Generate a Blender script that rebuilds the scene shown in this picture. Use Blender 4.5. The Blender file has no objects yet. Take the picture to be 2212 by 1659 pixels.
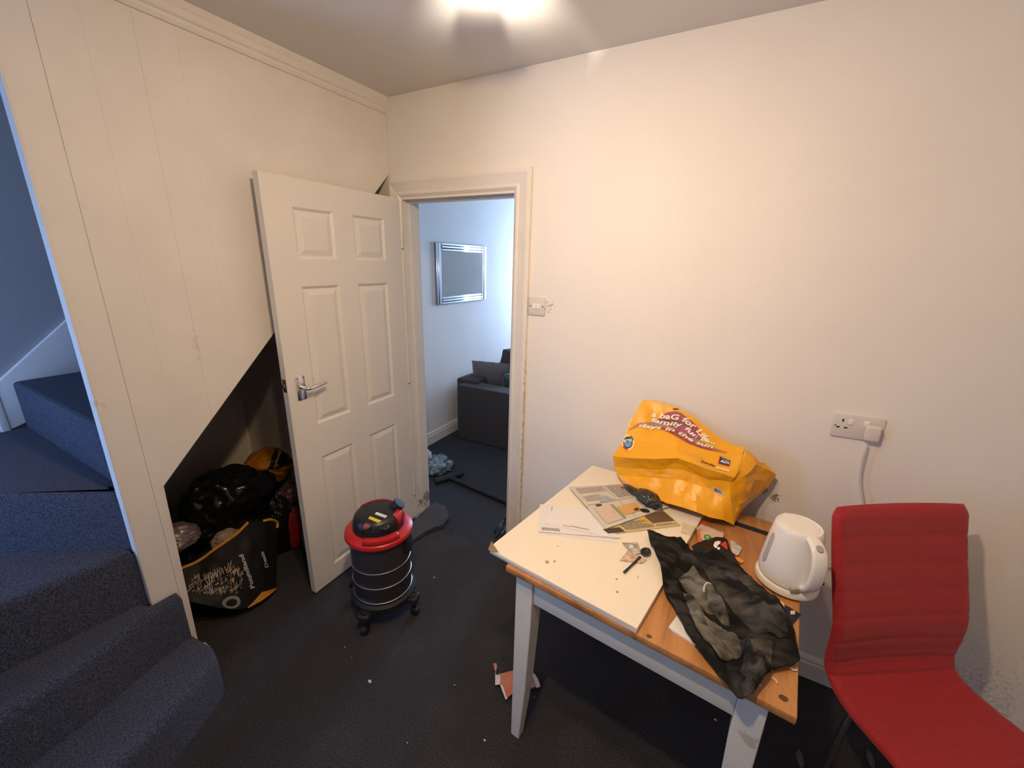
import bpy, bmesh, math, random
from mathutils import Vector, Matrix, noise, geometry
random.seed(7)
SC = bpy.context.scene
COL = SC.collection
pi = math.pi

# ------------------------------------------------------------------ camera
F_PX, YAW, PITCH, ROLL = 882.8, .5022, .2920, .0266
CAM = Vector((1.7934, -1.8107, 1.6869))
_fw = Vector((-math.sin(YAW)*math.cos(PITCH), math.cos(YAW)*math.cos(PITCH), -math.sin(PITCH)))
_r0 = Vector((math.cos(YAW), math.sin(YAW), 0)); _u0 = _r0.cross(_fw)
_r = math.cos(ROLL)*_r0 + math.sin(ROLL)*_u0
_u = -math.sin(ROLL)*_r0 + math.cos(ROLL)*_u0
cd = bpy.data.cameras.new('camera'); cam = bpy.data.objects.new('camera', cd); COL.objects.link(cam)
cd.sensor_fit = 'HORIZONTAL'; cd.sensor_width = 36; cd.lens = F_PX/2212*36; cd.clip_start = .02
cam.matrix_world = Matrix(((_r.x, _u.x, -_fw.x, CAM.x), (_r.y, _u.y, -_fw.y, CAM.y), (_r.z, _u.z, -_fw.z, CAM.z), (0, 0, 0, 1)))
SC.camera = cam

# ------------------------------------------------------------------ world, daylight, exposure
w = bpy.data.worlds.new('world'); SC.world = w; w.use_nodes = True
w.node_tree.nodes['Background'].inputs[0].default_value = (.55, .72, 1, 1)
w.node_tree.nodes['Background'].inputs[1].default_value = .35
def area(name, loc, target, sx, sy, power, color):
    l = bpy.data.lights.new(name, 'AREA'); l.shape = 'RECTANGLE'; l.size = sx; l.size_y = sy
    l.energy = power; l.color = color
    o = bpy.data.objects.new(name, l); COL.objects.link(o); o.location = loc
    o.rotation_euler = (Vector(target)-Vector(loc)).to_track_quat('-Z', 'Y').to_euler()
    return o
area('daylight_front_window', (.02, 3.55, 1.5), (.25, .3, .8), .66, 1.35, 80, (.46, .65, 1))
area('daylight_garden_door', (-.80, -2.76, 1.05), (-.55, 0, .80), .56, 1.5, 30, (.28, .50, 1))
area('added_cool_fill', (.75, -2.76, 1.45), (.4, 0, .5), .7, .7, 2, (.55, .70, 1))  # unseen source added behind the camera for general cool fill
SC.view_settings.view_transform = 'Standard'
SC.view_settings.look = 'None'
SC.view_settings.exposure = 0
SC.view_settings.gamma = 1
SC.view_settings.use_curve_mapping = False

def P(u, v, ax, val):                       # a point of the photograph on a known plane of the room
    d = _fw + (u-1106)/F_PX*_r - (v-829.5)/F_PX*_u
    i = 'xyz'.index(ax)
    return CAM + d*((val-CAM[i])/d[i])

# ------------------------------------------------------------------ materials
MATS = {}
def mat(name, col, rough=.6, metal=0, var=0, vscale=8, bump=0, bscale=60, col2=None, spec=.5, coat=0, sheen=0, detail=4, alpha=1, trans=0):
    if name in MATS: return MATS[name]
    m = bpy.data.materials.new(name); m.use_nodes = True; MATS[name] = m
    nt = m.node_tree; b = nt.nodes['Principled BSDF']
    b.inputs['Base Color'].default_value = (*col, 1)
    b.inputs['Roughness'].default_value = rough; b.inputs['Metallic'].default_value = metal
    b.inputs['Specular IOR Level'].default_value = spec
    b.inputs['Coat Weight'].default_value = coat; b.inputs['Sheen Weight'].default_value = sheen
    b.inputs['Transmission Weight'].default_value = trans; b.inputs['Alpha'].default_value = alpha
    tc = nt.nodes.new('ShaderNodeNewGeometry')
    if var or col2:
        n = nt.nodes.new('ShaderNodeTexNoise'); n.inputs['Scale'].default_value = vscale; n.inputs['Detail'].default_value = detail
        nt.links.new(tc.outputs['Position'], n.inputs['Vector'])
        r = nt.nodes.new('ShaderNodeValToRGB')
        c2 = col2 or tuple(c*(1-var) for c in col)
        r.color_ramp.elements[0].position = .36; r.color_ramp.elements[1].position = .64
        r.color_ramp.elements[0].color = (*c2, 1); r.color_ramp.elements[1].color = (*col, 1)
        nt.links.new(n.outputs['Fac'], r.inputs['Fac']); nt.links.new(r.outputs['Color'], b.inputs['Base Color'])
    if bump:
        n2 = nt.nodes.new('ShaderNodeTexNoise'); n2.inputs['Scale'].default_value = bscale; n2.inputs['Detail'].default_value = 3
        nt.links.new(tc.outputs['Position'], n2.inputs['Vector'])
        bp = nt.nodes.new('ShaderNodeBump'); bp.inputs['Strength'].default_value = bump; bp.inputs['Distance'].default_value = .004
        nt.links.new(n2.outputs['Fac'], bp.inputs['Height']); nt.links.new(bp.outputs['Normal'], b.inputs['Normal'])
    return m

def nodes_of(m):
    nt = m.node_tree; return nt, nt.nodes, nt.links, nt.nodes['Principled BSDF']
def mix_layer(m, col, fac_socket):          # paint a stain of its own colour over what feeds Base Color
    nt, N, L, b = nodes_of(m)
    mx = N.new('ShaderNodeMixRGB'); mx.inputs[2].default_value = (*col, 1)
    src = b.inputs['Base Color'].links
    if src: L.new(src[0].from_socket, mx.inputs[1])
    else: mx.inputs[1].default_value = b.inputs['Base Color'].default_value
    L.new(fac_socket, mx.inputs[0]); L.new(mx.outputs[0], b.inputs['Base Color'])
def math_n(m, op, a, b_=None, clamp=False):
    nt, N, L, _ = nodes_of(m); n = N.new('ShaderNodeMath'); n.operation = op; n.use_clamp = clamp
    for i, s in enumerate((a, b_)):
        if s is None: continue
        if isinstance(s, (int, float)): n.inputs[i].default_value = s
        else: L.new(s, n.inputs[i])
    return n.outputs[0]
def stain(m, centre, radii, col, nscale, thresh, strength=1.0, soft=.12):
    """an irregular blot: noise above a threshold, within an ellipsoid"""
    nt, N, L, b = nodes_of(m)
    g = N.new('ShaderNodeNewGeometry')
    mp = N.new('ShaderNodeMapping'); mp.vector_type = 'TEXTURE'
    mp.inputs['Location'].default_value = centre; mp.inputs['Scale'].default_value = radii
    L.new(g.outputs['Position'], mp.inputs['Vector'])
    ln = N.new('ShaderNodeVectorMath'); ln.operation = 'LENGTH'; L.new(mp.outputs[0], ln.inputs[0])
    fall = math_n(m, 'SUBTRACT', 1.0, ln.outputs['Value'], True)
    nz = N.new('ShaderNodeTexNoise'); nz.inputs['Scale'].default_value = nscale; nz.inputs['Detail'].default_value = 5
    L.new(g.outputs['Position'], nz.inputs['Vector'])
    s = math_n(m, 'ADD', nz.outputs['Fac'], math_n(m, 'MULTIPLY', fall, .35))
    s = math_n(m, 'DIVIDE', math_n(m, 'SUBTRACT', s, thresh), soft, True)
    inside = math_n(m, 'MULTIPLY', fall, 6.0, True)
    mix_layer(m, col, math_n(m, 'MULTIPLY', math_n(m, 'MULTIPLY', s, inside), strength))

M_stairwall = mat('stair_wall_shaded', (.44, .42, .43), .75, var=.03, vscale=3, bump=.12, bscale=180)  # wall colour darkened to stand in for the unlit stairwell
M_wall = mat('wall_paint', (.80, .765, .72), .75, var=.03, vscale=3, bump=.12, bscale=180)
M_wallb = mat('wall_paint_back', (.80, .765, .72), .75, var=.03, vscale=3, bump=.12, bscale=180)
stain(M_wallb, (2.75, 0, .12), (.35, .3, .42), (.30, .24, .16), 90, .68, .45, .2)
stain(M_wallb, (2.05, 0, .80), (.30, .3, .10), (.34, .28, .22), 120, .82, .45, .2)
stain(M_wallb, (1.05, 0, .40), (.16, .3, .22), (.22, .22, .22), 140, .80, .5, .2)
stain(M_wallb, (.985, 0, 1.48), (.06, .3, .06), (.35, .27, .18), 60, .74, .7)
stain(M_wallb, (2.035, 0, .79), (.02, .3, .028), (.22, .15, .09), 110, .62, .9, .05)
stain(M_wallb, (1.985, 0, .81), (.03, .3, .02), (.25, .18, .12), 90, .60, .9, .05)
M_board = mat('painted_board', (.80, .755, .70), .6, var=.05, vscale=5, bump=.1, bscale=120)
stain(M_board, (0, -1.055, 1.34), (.2, .03, .13), (.52, .44, .28), 80, .70, .5, .2)
stain(M_board, (0, -1.37, 1.20), (.2, .035, .03), (.5, .42, .32), 70, .66, .4, .2)
M_trimp = mat('gloss_trim', (.78, .74, .69), .4, var=.04, vscale=9)
stain(M_trimp, (.885, 0, .75), (.012, .2, .7), (.45, .34, .18), 40, .60, .6)
stain(M_trimp, (.09, .09, .10), (.1, .09, .09), (.18, .17, .12), 40, .62, .8)
M_ceil = mat('ceiling_paint', (.74, .71, .67), .85, var=.03, vscale=2)
M_door = mat('door_paint', (.76, .72, .665), .45, var=.02, vscale=4)
M_carpet = mat('charcoal_carpet', (.056, .054, .060), .95, col2=(.017, .017, .020), vscale=230, bump=.9, bscale=300, spec=.1, sheen=.05)
def dusty(m, col, big, amount):
    nt, N, L, b = nodes_of(m); g = N.new('ShaderNodeNewGeometry')
    a = N.new('ShaderNodeTexNoise'); a.inputs['Scale'].default_value = big; a.inputs['Detail'].default_value = 6
    c = N.new('ShaderNodeTexNoise'); c.inputs['Scale'].default_value = 190; c.inputs['Detail'].default_value = 3
    L.new(g.outputs['Position'], a.inputs['Vector']); L.new(g.outputs['Position'], c.inputs['Vector'])
    f1 = math_n(m, 'DIVIDE', math_n(m, 'SUBTRACT', a.outputs['Fac'], .5), .22, True)
    f2 = math_n(m, 'DIVIDE', math_n(m, 'SUBTRACT', c.outputs['Fac'], .48), .2, True)
    mix_layer(m, col, math_n(m, 'MULTIPLY', math_n(m, 'MULTIPLY', f1, f2), amount))
dusty(M_carpet, (.13, .125, .12), 3.2, .6)
M_stair = mat('stair_carpet', (.090, .102, .152), .95, col2=(.024, .028, .043), vscale=210, bump=1, bscale=320, spec=.1, sheen=.1)
M_void = mat('bare_plaster', (.80, .74, .66), .9, var=.12, vscale=3)
M_steel = mat('chrome', (.75, .75, .75), .18, 1)
M_black = mat('black_plastic', (.012, .012, .013), .38)
M_rubber = mat('black_rubber', (.010, .010, .011), .6)
M_white = mat('white_plastic', (.82, .80, .76), .3)
M_plug = mat('grey_white_plastic', (.66, .62, .58), .45)
M_dark = mat('dark_hole', (.01, .01, .01), .8)

# ------------------------------------------------------------------ mesh helpers
def finish(name, me, material, parent=None, smooth=False):
    o = bpy.data.objects.new(name, me); COL.objects.link(o)
    if material is not None and len(me.materials) == 0: me.materials.append(material)
    if smooth is True: me.shade_smooth()
    elif smooth: me.shade_smooth(); me.set_sharp_from_angle(angle=smooth)
    if parent is not None:
        o.parent = parent; o.matrix_parent_inverse = Matrix.Translation(-root_loc(parent))
    return o
def root_loc(o): return o.location.copy()
def from_bm(name, bm, material, parent=None, smooth=False):
    bmesh.ops.recalc_face_normals(bm, faces=bm.faces)
    me = bpy.data.meshes.new(name); bm.to_mesh(me); bm.free()
    return finish(name, me, material, parent, smooth)
def from_py(name, vs, fs, material, parent=None, smooth=False, recalc=True):
    me = bpy.data.meshes.new(name); me.from_pydata([tuple(v) for v in vs], [], fs); me.update()
    if recalc:
        bm = bmesh.new(); bm.from_mesh(me); bmesh.ops.recalc_face_normals(bm, faces=bm.faces); bm.to_mesh(me); bm.free()
    return finish(name, me, material, parent, smooth)
def bm_box(bm, lo, hi, M=None, bevel=0, seg=2):
    r = bmesh.ops.create_cube(bm, size=1)
    vs = r['verts']
    for v in vs:
        v.co = Vector([lo[i]+(v.co[i]+.5)*(hi[i]-lo[i]) for i in range(3)])
    if bevel:
        es = list({e for v in vs for e in v.link_edges})
        rr = bmesh.ops.bevel(bm, geom=es, offset=bevel, segments=seg, affect='EDGES', profile=.5)
        vs = list({v for f in rr['faces'] for v in f.verts} | {v for v in vs if v.is_valid})
    if M is not None:
        for v in vs: v.co = M @ v.co
    return vs
def box(name, lo, hi, material, parent=None, bevel=0, M=None, seg=2):
    bm = bmesh.new(); bm_box(bm, lo, hi, M, bevel, seg)
    return from_bm(name, bm, material, parent, smooth=.7 if bevel else False)
def prism(name, poly, z0, z1, material, parent=None, bevel=0, seg=3, axis='z', topbevel=False, M=None):
    """poly of 2-D points extruded along an axis: z -> (x,y), x -> (y,z), y -> (x,z)"""
    def put(a, b, c): return {'z': (a, b, c), 'x': (c, a, b), 'y': (a, c, b)}[axis]
    bm = bmesh.new()
    lo = [bm.verts.new(put(a, b, z0)) for a, b in poly]; hi = [bm.verts.new(put(a, b, z1)) for a, b in poly]
    n = len(poly); bm.faces.new(lo); top = bm.faces.new(hi)
    for i in range(n): bm.faces.new((lo[i], lo[(i+1) % n], hi[(i+1) % n], hi[i]))
    bmesh.ops.recalc_face_normals(bm, faces=bm.faces)
    if bevel:
        es = list(top.edges) if topbevel else list(bm.edges)
        bmesh.ops.bevel(bm, geom=es, offset=bevel, segments=seg, affect='EDGES', profile=.5)
    if M is not None:
        for v in bm.verts: v.co = M @ v.co
    return from_bm(name, bm, material, parent, smooth=.7 if bevel else False)
def bm_tube(bm, pts, r, n=10, cap=True):
    pts = [Vector(p) for p in pts]; rings = []
    rad = r if isinstance(r, (list, tuple)) else [r]*len(pts)
    ref = None
    for i, p in enumerate(pts):
        d = (pts[min(i+1, len(pts)-1)]-pts[max(i-1, 0)]).normalized()
        if ref is None:
            ref = d.orthogonal().normalized()
        ref = (ref - d*ref.dot(d)).normalized(); b = d.cross(ref)
        rings.append([bm.verts.new(p+rad[i]*(math.cos(2*pi*k/n)*ref+math.sin(2*pi*k/n)*b)) for k in range(n)])
    for a, b in zip(rings, rings[1:]):
        for k in range(n): bm.faces.new((a[k], a[(k+1) % n], b[(k+1) % n], b[k]))
    if cap: bm.faces.new(rings[0][::-1]); bm.faces.new(rings[-1])
def tube(name, pts, r, material, parent=None, n=10, smooth=.9):
    bm = bmesh.new(); bm_tube(bm, pts, r, n); return from_bm(name, bm, material, parent, smooth)
def lathe(name, prof, centre, material, parent=None, n=48, M=None, closed=False, smooth=.6):
    """prof = (radius, z) pairs"""
    bm = bmesh.new(); rings = []
    for r, z in prof:
        if r < 1e-6: rings.append([bm.verts.new((0, 0, z))])
        else: rings.append([bm.verts.new((r*math.cos(2*pi*k/n), r*math.sin(2*pi*k/n), z)) for k in range(n)])
    pairs = list(zip(rings, rings[1:])) + ([(rings[-1], rings[0])] if closed else [])
    for a, b in pairs:
        for k in range(n):
            q = [a[k % len(a)], a[(k+1) % len(a)], b[(k+1) % len(b)], b[k % len(b)]]
            q = list(dict.fromkeys(q))
            if len(q) > 2: bm.faces.new(q)
    T = Matrix.Translation(centre) @ (M or Matrix())
    for v in bm.verts: v.co = T @ v.co
    return from_bm(name, bm, material, parent, smooth)
def spline(pts, n=8):
    pts = [Vector(p) for p in pts]; out = []
    q = [pts[0]*2-pts[1]]+pts+[pts[-1]*2-pts[-2]]
    for i in range(1, len(q)-2):
        for k in range(n):
            t = k/n; a, b, c, d = q[i-1:i+3]
            out.append(.5*((2*b)+(c-a)*t+(2*a-5*b+4*c-d)*t*t+(3*b-a-3*c+d)*t*t*t))
    out.append(pts[-1]); return out
def sheet(name, outline, h, material, parent=None, step=.012, thick=.002, smooth=True, zfun=True):
    """a flat-lying sheet: 2-D outline filled with a fine net, z = h(x, y), with thickness"""
    n = len(outline); pts = []; 
    for i in range(n):
        a = Vector(outline[i][:2]); b = Vector(outline[(i+1) % n][:2]); k = max(1, int((b-a).length/step))
        pts += [a.lerp(b, t/k) for t in range(k)]
    nb = len(pts); edges = [(i, (i+1) % nb) for i in range(nb)]
    xs = [p.x for p in pts]; ys = [p.y for p in pts]; bnd = list(pts)
    def inside(q):
        c = False; j = nb-1
        for i in range(nb):
            a, b = bnd[i], bnd[j]
            if (a.y > q.y) != (b.y > q.y) and q.x < (b.x-a.x)*(q.y-a.y)/(b.y-a.y)+a.x: c = not c
            j = i
        return c
    y = min(ys)+step/2; row = 0
    while y < max(ys):
        x = min(xs)+(step/2 if row % 2 else step)
        while x < max(xs):
            q = Vector((x, y))
            if inside(q) and min((q-b).length_squared for b in bnd) > (step*.5)**2: pts.append(q)
            x += step
        y += step*.87; row += 1
    v, e, f, *_ = geometry.delaunay_2d_cdt(pts, edges, [list(range(nb))], 1, 1e-6)
    V = [(p.x, p.y, h(p.x, p.y)) for p in v]
    me = bpy.data.meshes.new(name); me.from_pydata(V, [], [list(t) for t in f]); me.update()
    bm = bmesh.new(); bm.from_mesh(me)
    bmesh.ops.recalc_face_normals(bm, faces=bm.faces)
    if bm.faces and sum(q.normal.z for q in bm.faces) < 0: bmesh.ops.reverse_faces(bm, faces=bm.faces)
    if thick:
        top = list(bm.faces); r = bmesh.ops.duplicate(bm, geom=bm.verts[:]+bm.edges[:]+bm.faces[:])
        vm = r['vert_map']; dv = [g for g in r['geom'] if isinstance(g, bmesh.types.BMVert)]; df = [g for g in r['geom'] if isinstance(g, bmesh.types.BMFace)]
        for q in dv: q.co.z -= thick
        bmesh.ops.reverse_faces(bm, faces=df)
        for ed in [ed for ed in bm.edges if len(ed.link_faces) == 1 and ed.link_faces[0] in set(top)]:
            a, b = ed.verts
            try: bm.faces.new((a, b, vm[b], vm[a]))
            except Exception: pass
        bmesh.ops.recalc_face_normals(bm, faces=bm.faces)
    bm.to_mesh(me); bm.free()
    return finish(name, me, material, parent, smooth=.8 if smooth else False)
def grid_surface(name, rows, material, parent=None, sub=6, crumple=0, cscale=9, smooth=.5, thick=0):
    """rows of control points joined bilinearly and subdivided; returns the object and a function (u, v) -> point, normal"""
    R, C = len(rows), len(rows[0])
    rows = [[Vector(p) for p in r] for r in rows]
    def S(u, v):
        x = min(max(u, 0), 1)*(C-1); y = min(max(v, 0), 1)*(R-1)
        i = min(int(x), C-2); j = min(int(y), R-2); a, b = x-i, y-j
        p = (rows[j][i]*(1-a)+rows[j][i+1]*a)*(1-b)+(rows[j+1][i]*(1-a)+rows[j+1][i+1]*a)*b
        return p
    def nrm(u, v):
        e = 1e-3
        return (S(u+e, v)-S(u-e, v)).cross(S(u, v+e)-S(u, v-e)).normalized()
    def full(u, v):
        p = S(u, v)
        if crumple: p = p+nrm(min(max(u, .01), .99), min(max(v, .01), .99))*crumple*min(1, 7*min(u, 1-u, v, 1-v))*(.7*noise.noise(p*cscale)+1.0*(.5-2*abs(noise.noise(p*cscale*.8+Vector((3, 1, 7)))))+.4*(.5-2*abs(noise.noise(p*cscale*2.1))))
        return p
    nu, nv = (C-1)*sub, (R-1)*sub
    vs = [full(i/nu, j/nv) for j in range(nv+1) for i in range(nu+1)]
    fs = [(j*(nu+1)+i, j*(nu+1)+i+1, (j+1)*(nu+1)+i+1, (j+1)*(nu+1)+i) for j in range(nv) for i in range(nu)]
    o = from_py(name, vs, fs, material, parent, smooth, recalc=False)
    if thick:
        s = o.modifiers.new('thickness', 'SOLIDIFY'); s.thickness = thick; s.offset = 0
    return o, full, nrm
def text_mesh(txt, shear=0, bold=0):
    c = bpy.data.curves.new('t', 'FONT'); c.body = txt; c.size = 1; c.shear = shear; c.offset = bold; c.resolution_u = 3
    o = bpy.data.objects.new('t', c); COL.objects.link(o)
    dg = bpy.context.evaluated_depsgraph_get(); me = o.evaluated_get(dg).to_mesh()
    bm = bmesh.new(); bm.from_mesh(me); o.evaluated_get(dg).to_mesh_clear()
    bpy.data.objects.remove(o); bpy.data.curves.remove(c)
    for _ in range(2):
        es = [e for e in bm.edges if e.calc_length() > .13]
        if es: bmesh.ops.subdivide_edges(bm, edges=es, cuts=1); bmesh.ops.triangulate(bm, faces=bm.faces)
    return bm
def text_on(name, txt, fn, material, parent, shear=0, bold=0):
    """lettering whose own box (0..1, 0..1) is laid on a surface by fn(u, v)"""
    bm = text_mesh(txt, shear, bold)
    xs = [v.co.x for v in bm.verts]; ys = [v.co.y for v in bm.verts]
    x0, x1, y0, y1 = min(xs), max(xs), min(ys), max(ys)
    for v in bm.verts: v.co = fn((v.co.x-x0)/(x1-x0), (v.co.y-y0)/(y1-y0))
    me = bpy.data.meshes.new(name); bm.to_mesh(me); bm.free()
    return finish(name, me, material, parent)
def patch(name, fn, material, parent, poly=None, n=24):
    """a printed shape: polygon in the unit square laid on a surface by fn"""
    poly = poly or [(.5+.5*math.cos(2*pi*k/n), .5+.5*math.sin(2*pi*k/n)) for k in range(n)]
    cx = sum(p[0] for p in poly)/len(poly); cy = sum(p[1] for p in poly)/len(poly)
    rings = 5; vs = [fn(cx, cy)]; fs = []; m = len(poly)
    for k in range(1, rings+1):
        vs += [fn(cx+(x-cx)*k/rings, cy+(y-cy)*k/rings) for x, y in poly]
    for i in range(m): fs.append((0, 1+i, 1+(i+1) % m))
    for k in range(rings-1):
        a = 1+k*m; b = a+m
        for i in range(m): fs.append((a+i, a+(i+1) % m, b+(i+1) % m, b+i))
    return from_py(name, vs, fs, material, parent, recalc=False)
def quads_on(name, rects, fn, material, parent):
    """flat print: many small printed marks on one sheet"""
    vs, fs = [], []
    for x0, y0, x1, y1 in rects:
        b = len(vs); vs += [fn(x0, y0), fn(x1, y0), fn(x1, y1), fn(x0, y1)]; fs.append((b, b+1, b+2, b+3))
    return from_py(name, vs, fs, material, parent, recalc=False)
def words_block(x0, y0, x1, y1, rows, fill=.5, rnd=random):
    out = []; dy = (y1-y0)/rows
    for k in range(rows):
        x = x0; yb = y0+k*dy
        end = x1 if rnd.random() < .8 else x0+(x1-x0)*rnd.uniform(.5, .95)
        while x < end:
            wd = rnd.uniform(.04, .13)*(x1-x0)*1.6; xe = min(x+wd, end)
            out.append((x, yb, xe, yb+dy*fill)); x = xe+.025*(x1-x0)
    return out
def thing(name, label, cat, loc, group=None):
    o = bpy.data.objects.new(name, None); COL.objects.link(o); o.location = loc; o.empty_display_size = .05
    o['label'] = label; o['category'] = cat
    if group: o['group'] = group
    return o
def tag(o, label, cat, group=None):
    o['label'] = label; o['category'] = cat
    if group: o['group'] = group
    return o
def struct(o): o['kind'] = 'structure'; return o
def sub(o, parent):                                   # a sub-part: child of a part (a mesh at the origin of its thing)
    o.parent = parent; o.matrix_parent_inverse = Matrix(); return o
def blob(name, centre, radii, material, parent=None, crease=.25, scale=3, seed=0, sub_=5, flat=None, ridge=True, M=None, aniso=(1, 1, 1)):
    """a crumpled sack: a ball pushed about by creased noise, flat where it rests"""
    bm = bmesh.new(); bmesh.ops.create_icosphere(bm, subdivisions=sub_, radius=1)
    off = Vector((seed*3.7, seed*1.9, seed*5.3))
    for v in bm.verts:
        p = v.co.copy()
        n1 = noise.noise(p*scale*.5+off); q = Vector((p.x*aniso[0], p.y*aniso[1], (p.z+.35*p.y)*aniso[2]))*scale+off
        rdg = (1-2*abs(noise.noise(q)))*.6+(1-2*abs(noise.noise(q*2.1+Vector((5, 2, 1)))))*.4 if ridge else noise.noise(q)
        k = 1+.25*n1+crease*(rdg-.5)*.6
        v.co = Vector((p.x*radii[0], p.y*radii[1], p.z*radii[2]))*k
        if M is not None: v.co = M @ v.co
        v.co += Vector(centre)
        if flat is not None and v.co.z < flat: v.co.z = flat+.002*noise.noise(p*9)+.002
    return from_bm(name, bm, material, parent, smooth=True)

# ================================================================== THE SETTING
H = 2.48; XR = 2.87; YB = -2.8; XS = -1.15; YF = 3.6; ZF = -.04; XF = -.648; TW = .125
# floor of this room, with the far room's floor a little lower
struct(prism('floor', [(XS, YB), (XR, YB), (XR, 0), (.80, 0), (.80, -.02), (.36, -.02), (.21, -.045), (.09, -.02), (0, 0), (XS, 0)], -.10, 0, M_carpet, bevel=.008, topbevel=True))
M_carpet2 = mat('far_carpet', (.075, .080, .094), .95, col2=(.028, .030, .037), vscale=230, bump=.9, bscale=400, spec=.1)
struct(prism('floor_far', [(XF-.1, -.012), (3, -.012), (3, YF), (XF-.1, YF)], -.2, ZF, M_carpet2))
ceil = struct(prism('ceiling', [(XS, YB), (XR, YB), (XR, .0), (XS, .0)], H, H+.1, M_ceil))
struct(prism('ceiling_far', [(XF, TW), (3, TW), (3, YF), (XF, YF)], H, H+.1, M_ceil))
# back wall with the doorway
OX0, OX1, OZ = .075, .80, 2.005
wb = struct(prism('wall_back', [(XS-.1, -.1), (OX0, -.1), (OX0, OZ), (OX1, OZ), (OX1, -.1), (XR, -.1), (XR, H+.04), (XS-.1, H+.04)], .0, TW, M_wallb, axis='y'))
struct(prism('wall_right', [(YB, -.1), (TW, -.1), (TW, H+.05), (YB, H+.05)], XR, XR+.1, M_wall, axis='x'))
# wall behind the camera, with its window opening
def wall_with_opening(name, x0, x1, z0, z1, hx0, hx1, hz0, hz1, y0, y1):
    bm = bmesh.new()
    for lo, hi in (((x0, y0, z0), (hx0, y1, z1)), ((hx1, y0, z0), (x1, y1, z1)), ((hx0, y0, z0), (hx1, y1, hz0)), ((hx0, y0, hz1), (hx1, y1, z1))): bm_box(bm, lo, hi)
    return struct(from_bm(name, bm, M_wall))
bm = bmesh.new()
for lo, hi in (((XS-.1, YB-.1, -.1), (-1.1, YB, H+.05)), ((-1.1, YB-.1, -.1), (-.5, YB, .25)), ((-1.1, YB-.1, 1.85), (-.5, YB, H+.05)), ((-.5, YB-.1, -.1), (.38, YB, H+.05)), ((.38, YB-.1, -.1), (1.12, YB, 1.08)), ((.38, YB-.1, 1.82), (1.12, YB, H+.05)), ((1.12, YB-.1, -.1), (XR+.1, YB, H+.05))): bm_box(bm, lo, hi)
struct(from_bm('wall_behind', bm, M_wall))
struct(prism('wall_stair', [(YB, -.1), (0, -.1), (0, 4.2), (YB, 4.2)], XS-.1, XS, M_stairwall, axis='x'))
# far room shell
struct(prism('wall_far_left', [(TW, -.2), (YF, -.2), (YF, H), (TW, H)], XF-.1, XF, M_wall, axis='x'))
struct(prism('wall_far_right', [(TW, -.2), (YF, -.2), (YF, H), (TW, H)], 3, 3.1, M_wall, axis='x'))
wall_with_opening('wall_far_front', XF-.1, 3.1, -.2, H+.05, -.33, .37, .8, 2.2, YF, YF+.1)
# skirting in both rooms
def skirting(name, pts_profile, a, b, axis, base, sign, m=M_trimp):
    poly = [(base+sign*d, z) for d, z in pts_profile]
    if axis == 'y':   # runs along y, profile in (x,z)
        return struct(prism(name, poly, a, b, m, axis='y'))
    return struct(prism(name, poly, a, b, m, axis='x'))
SK = [(0, 0), (.018, 0), (.018, .075), (.012, .082), (.014, .092), (.007, .104), (0, .108)]
skirting('baseboard_back', SK, .885, XR, 'x', 0.0, -1)
skirting('baseboard_far', [(d, z*1.12+ZF) for d, z in SK], TW, YF, 'y', XF, 1)
skirting('baseboard_right', SK, YB, -.02, 'y', XR, -1)

# boarded partition under the stairs: upright painted boards, each its own piece
PTH = .026
wl = struct(prism('wall_left', [(-1.355, .02), (-1.355, H), (-.002, H), (-.002, 2.118), (-1.247, .845), (-1.262, .02)], -PTH, -.010, M_board, axis='x'))
def clip(poly, a, b, c, keep):
    out = []
    for i in range(len(poly)):
        p, q = poly[i], poly[(i+1) % len(poly)]
        dp, dq = a*p[0]+b*p[1]-c, a*q[0]+b*q[1]-c
        if dp*keep >= 0: out.append(p)
        if dp*dq < 0: t = dp/(dp-dq); out.append((p[0]+(q[0]-p[0])*t, p[1]+(q[1]-p[1])*t))
    return out
edges_y = [-1.366, -1.284, -1.177, -1.051, -.935, -.820, -.705, -.59, -.475, -.36, -.245, -.13, -.001]
sl = (2.122-.835)/(0+1.257)
for i in range(len(edges_y)-1):
    y0, y1 = edges_y[i], edges_y[i+1]
    g = .00015 if i in (2, 3) else .00001
    if y1 < -1.25: poly = [(y0, 0.0), (y1-.0004, 0.0), (y1-.0004, H), (y0, H)]
    elif i == 1: poly = [(y0+.0004, 0.0), (-1.275, 0.0), (-1.257, .835), (y1-g, .835+sl*(y1+1.257)), (y1-g, H), (y0+.0004, H)]
    else: poly = [(y0+g, .835+sl*(y0+g+1.257)), (y1-g, .835+sl*(y1-g+1.257)), (y1-g, H), (y0+g, H)]
    off = .0004*noise.noise(Vector((i*3.1, 0, 0)))
    b = prism('board', poly, -.011, off, M_board, bevel=.0003 if i in (2, 3, 4) else .00015, seg=1, axis='x')
    b.parent = wl; b.matrix_parent_inverse = Matrix()
# edge lining of the partition towards the stairs
struct(prism('trim_1', [(-1.371, .02), (-1.355, .02), (-1.355, H), (-1.371, H)], -.045, -.001, M_board, axis='x', bevel=.001, seg=1))
# picture rail against the ceiling
struct(prism('trim_2', [(-.0, 2.405), (.010, 2.405), (.014, 2.412), (.010, 2.42), (.012, 2.428), (.020, 2.434), (.022, 2.455), (.026, 2.46), (.028, H), (0, H)], -1.371, -.001, M_board, axis='y'))
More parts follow.
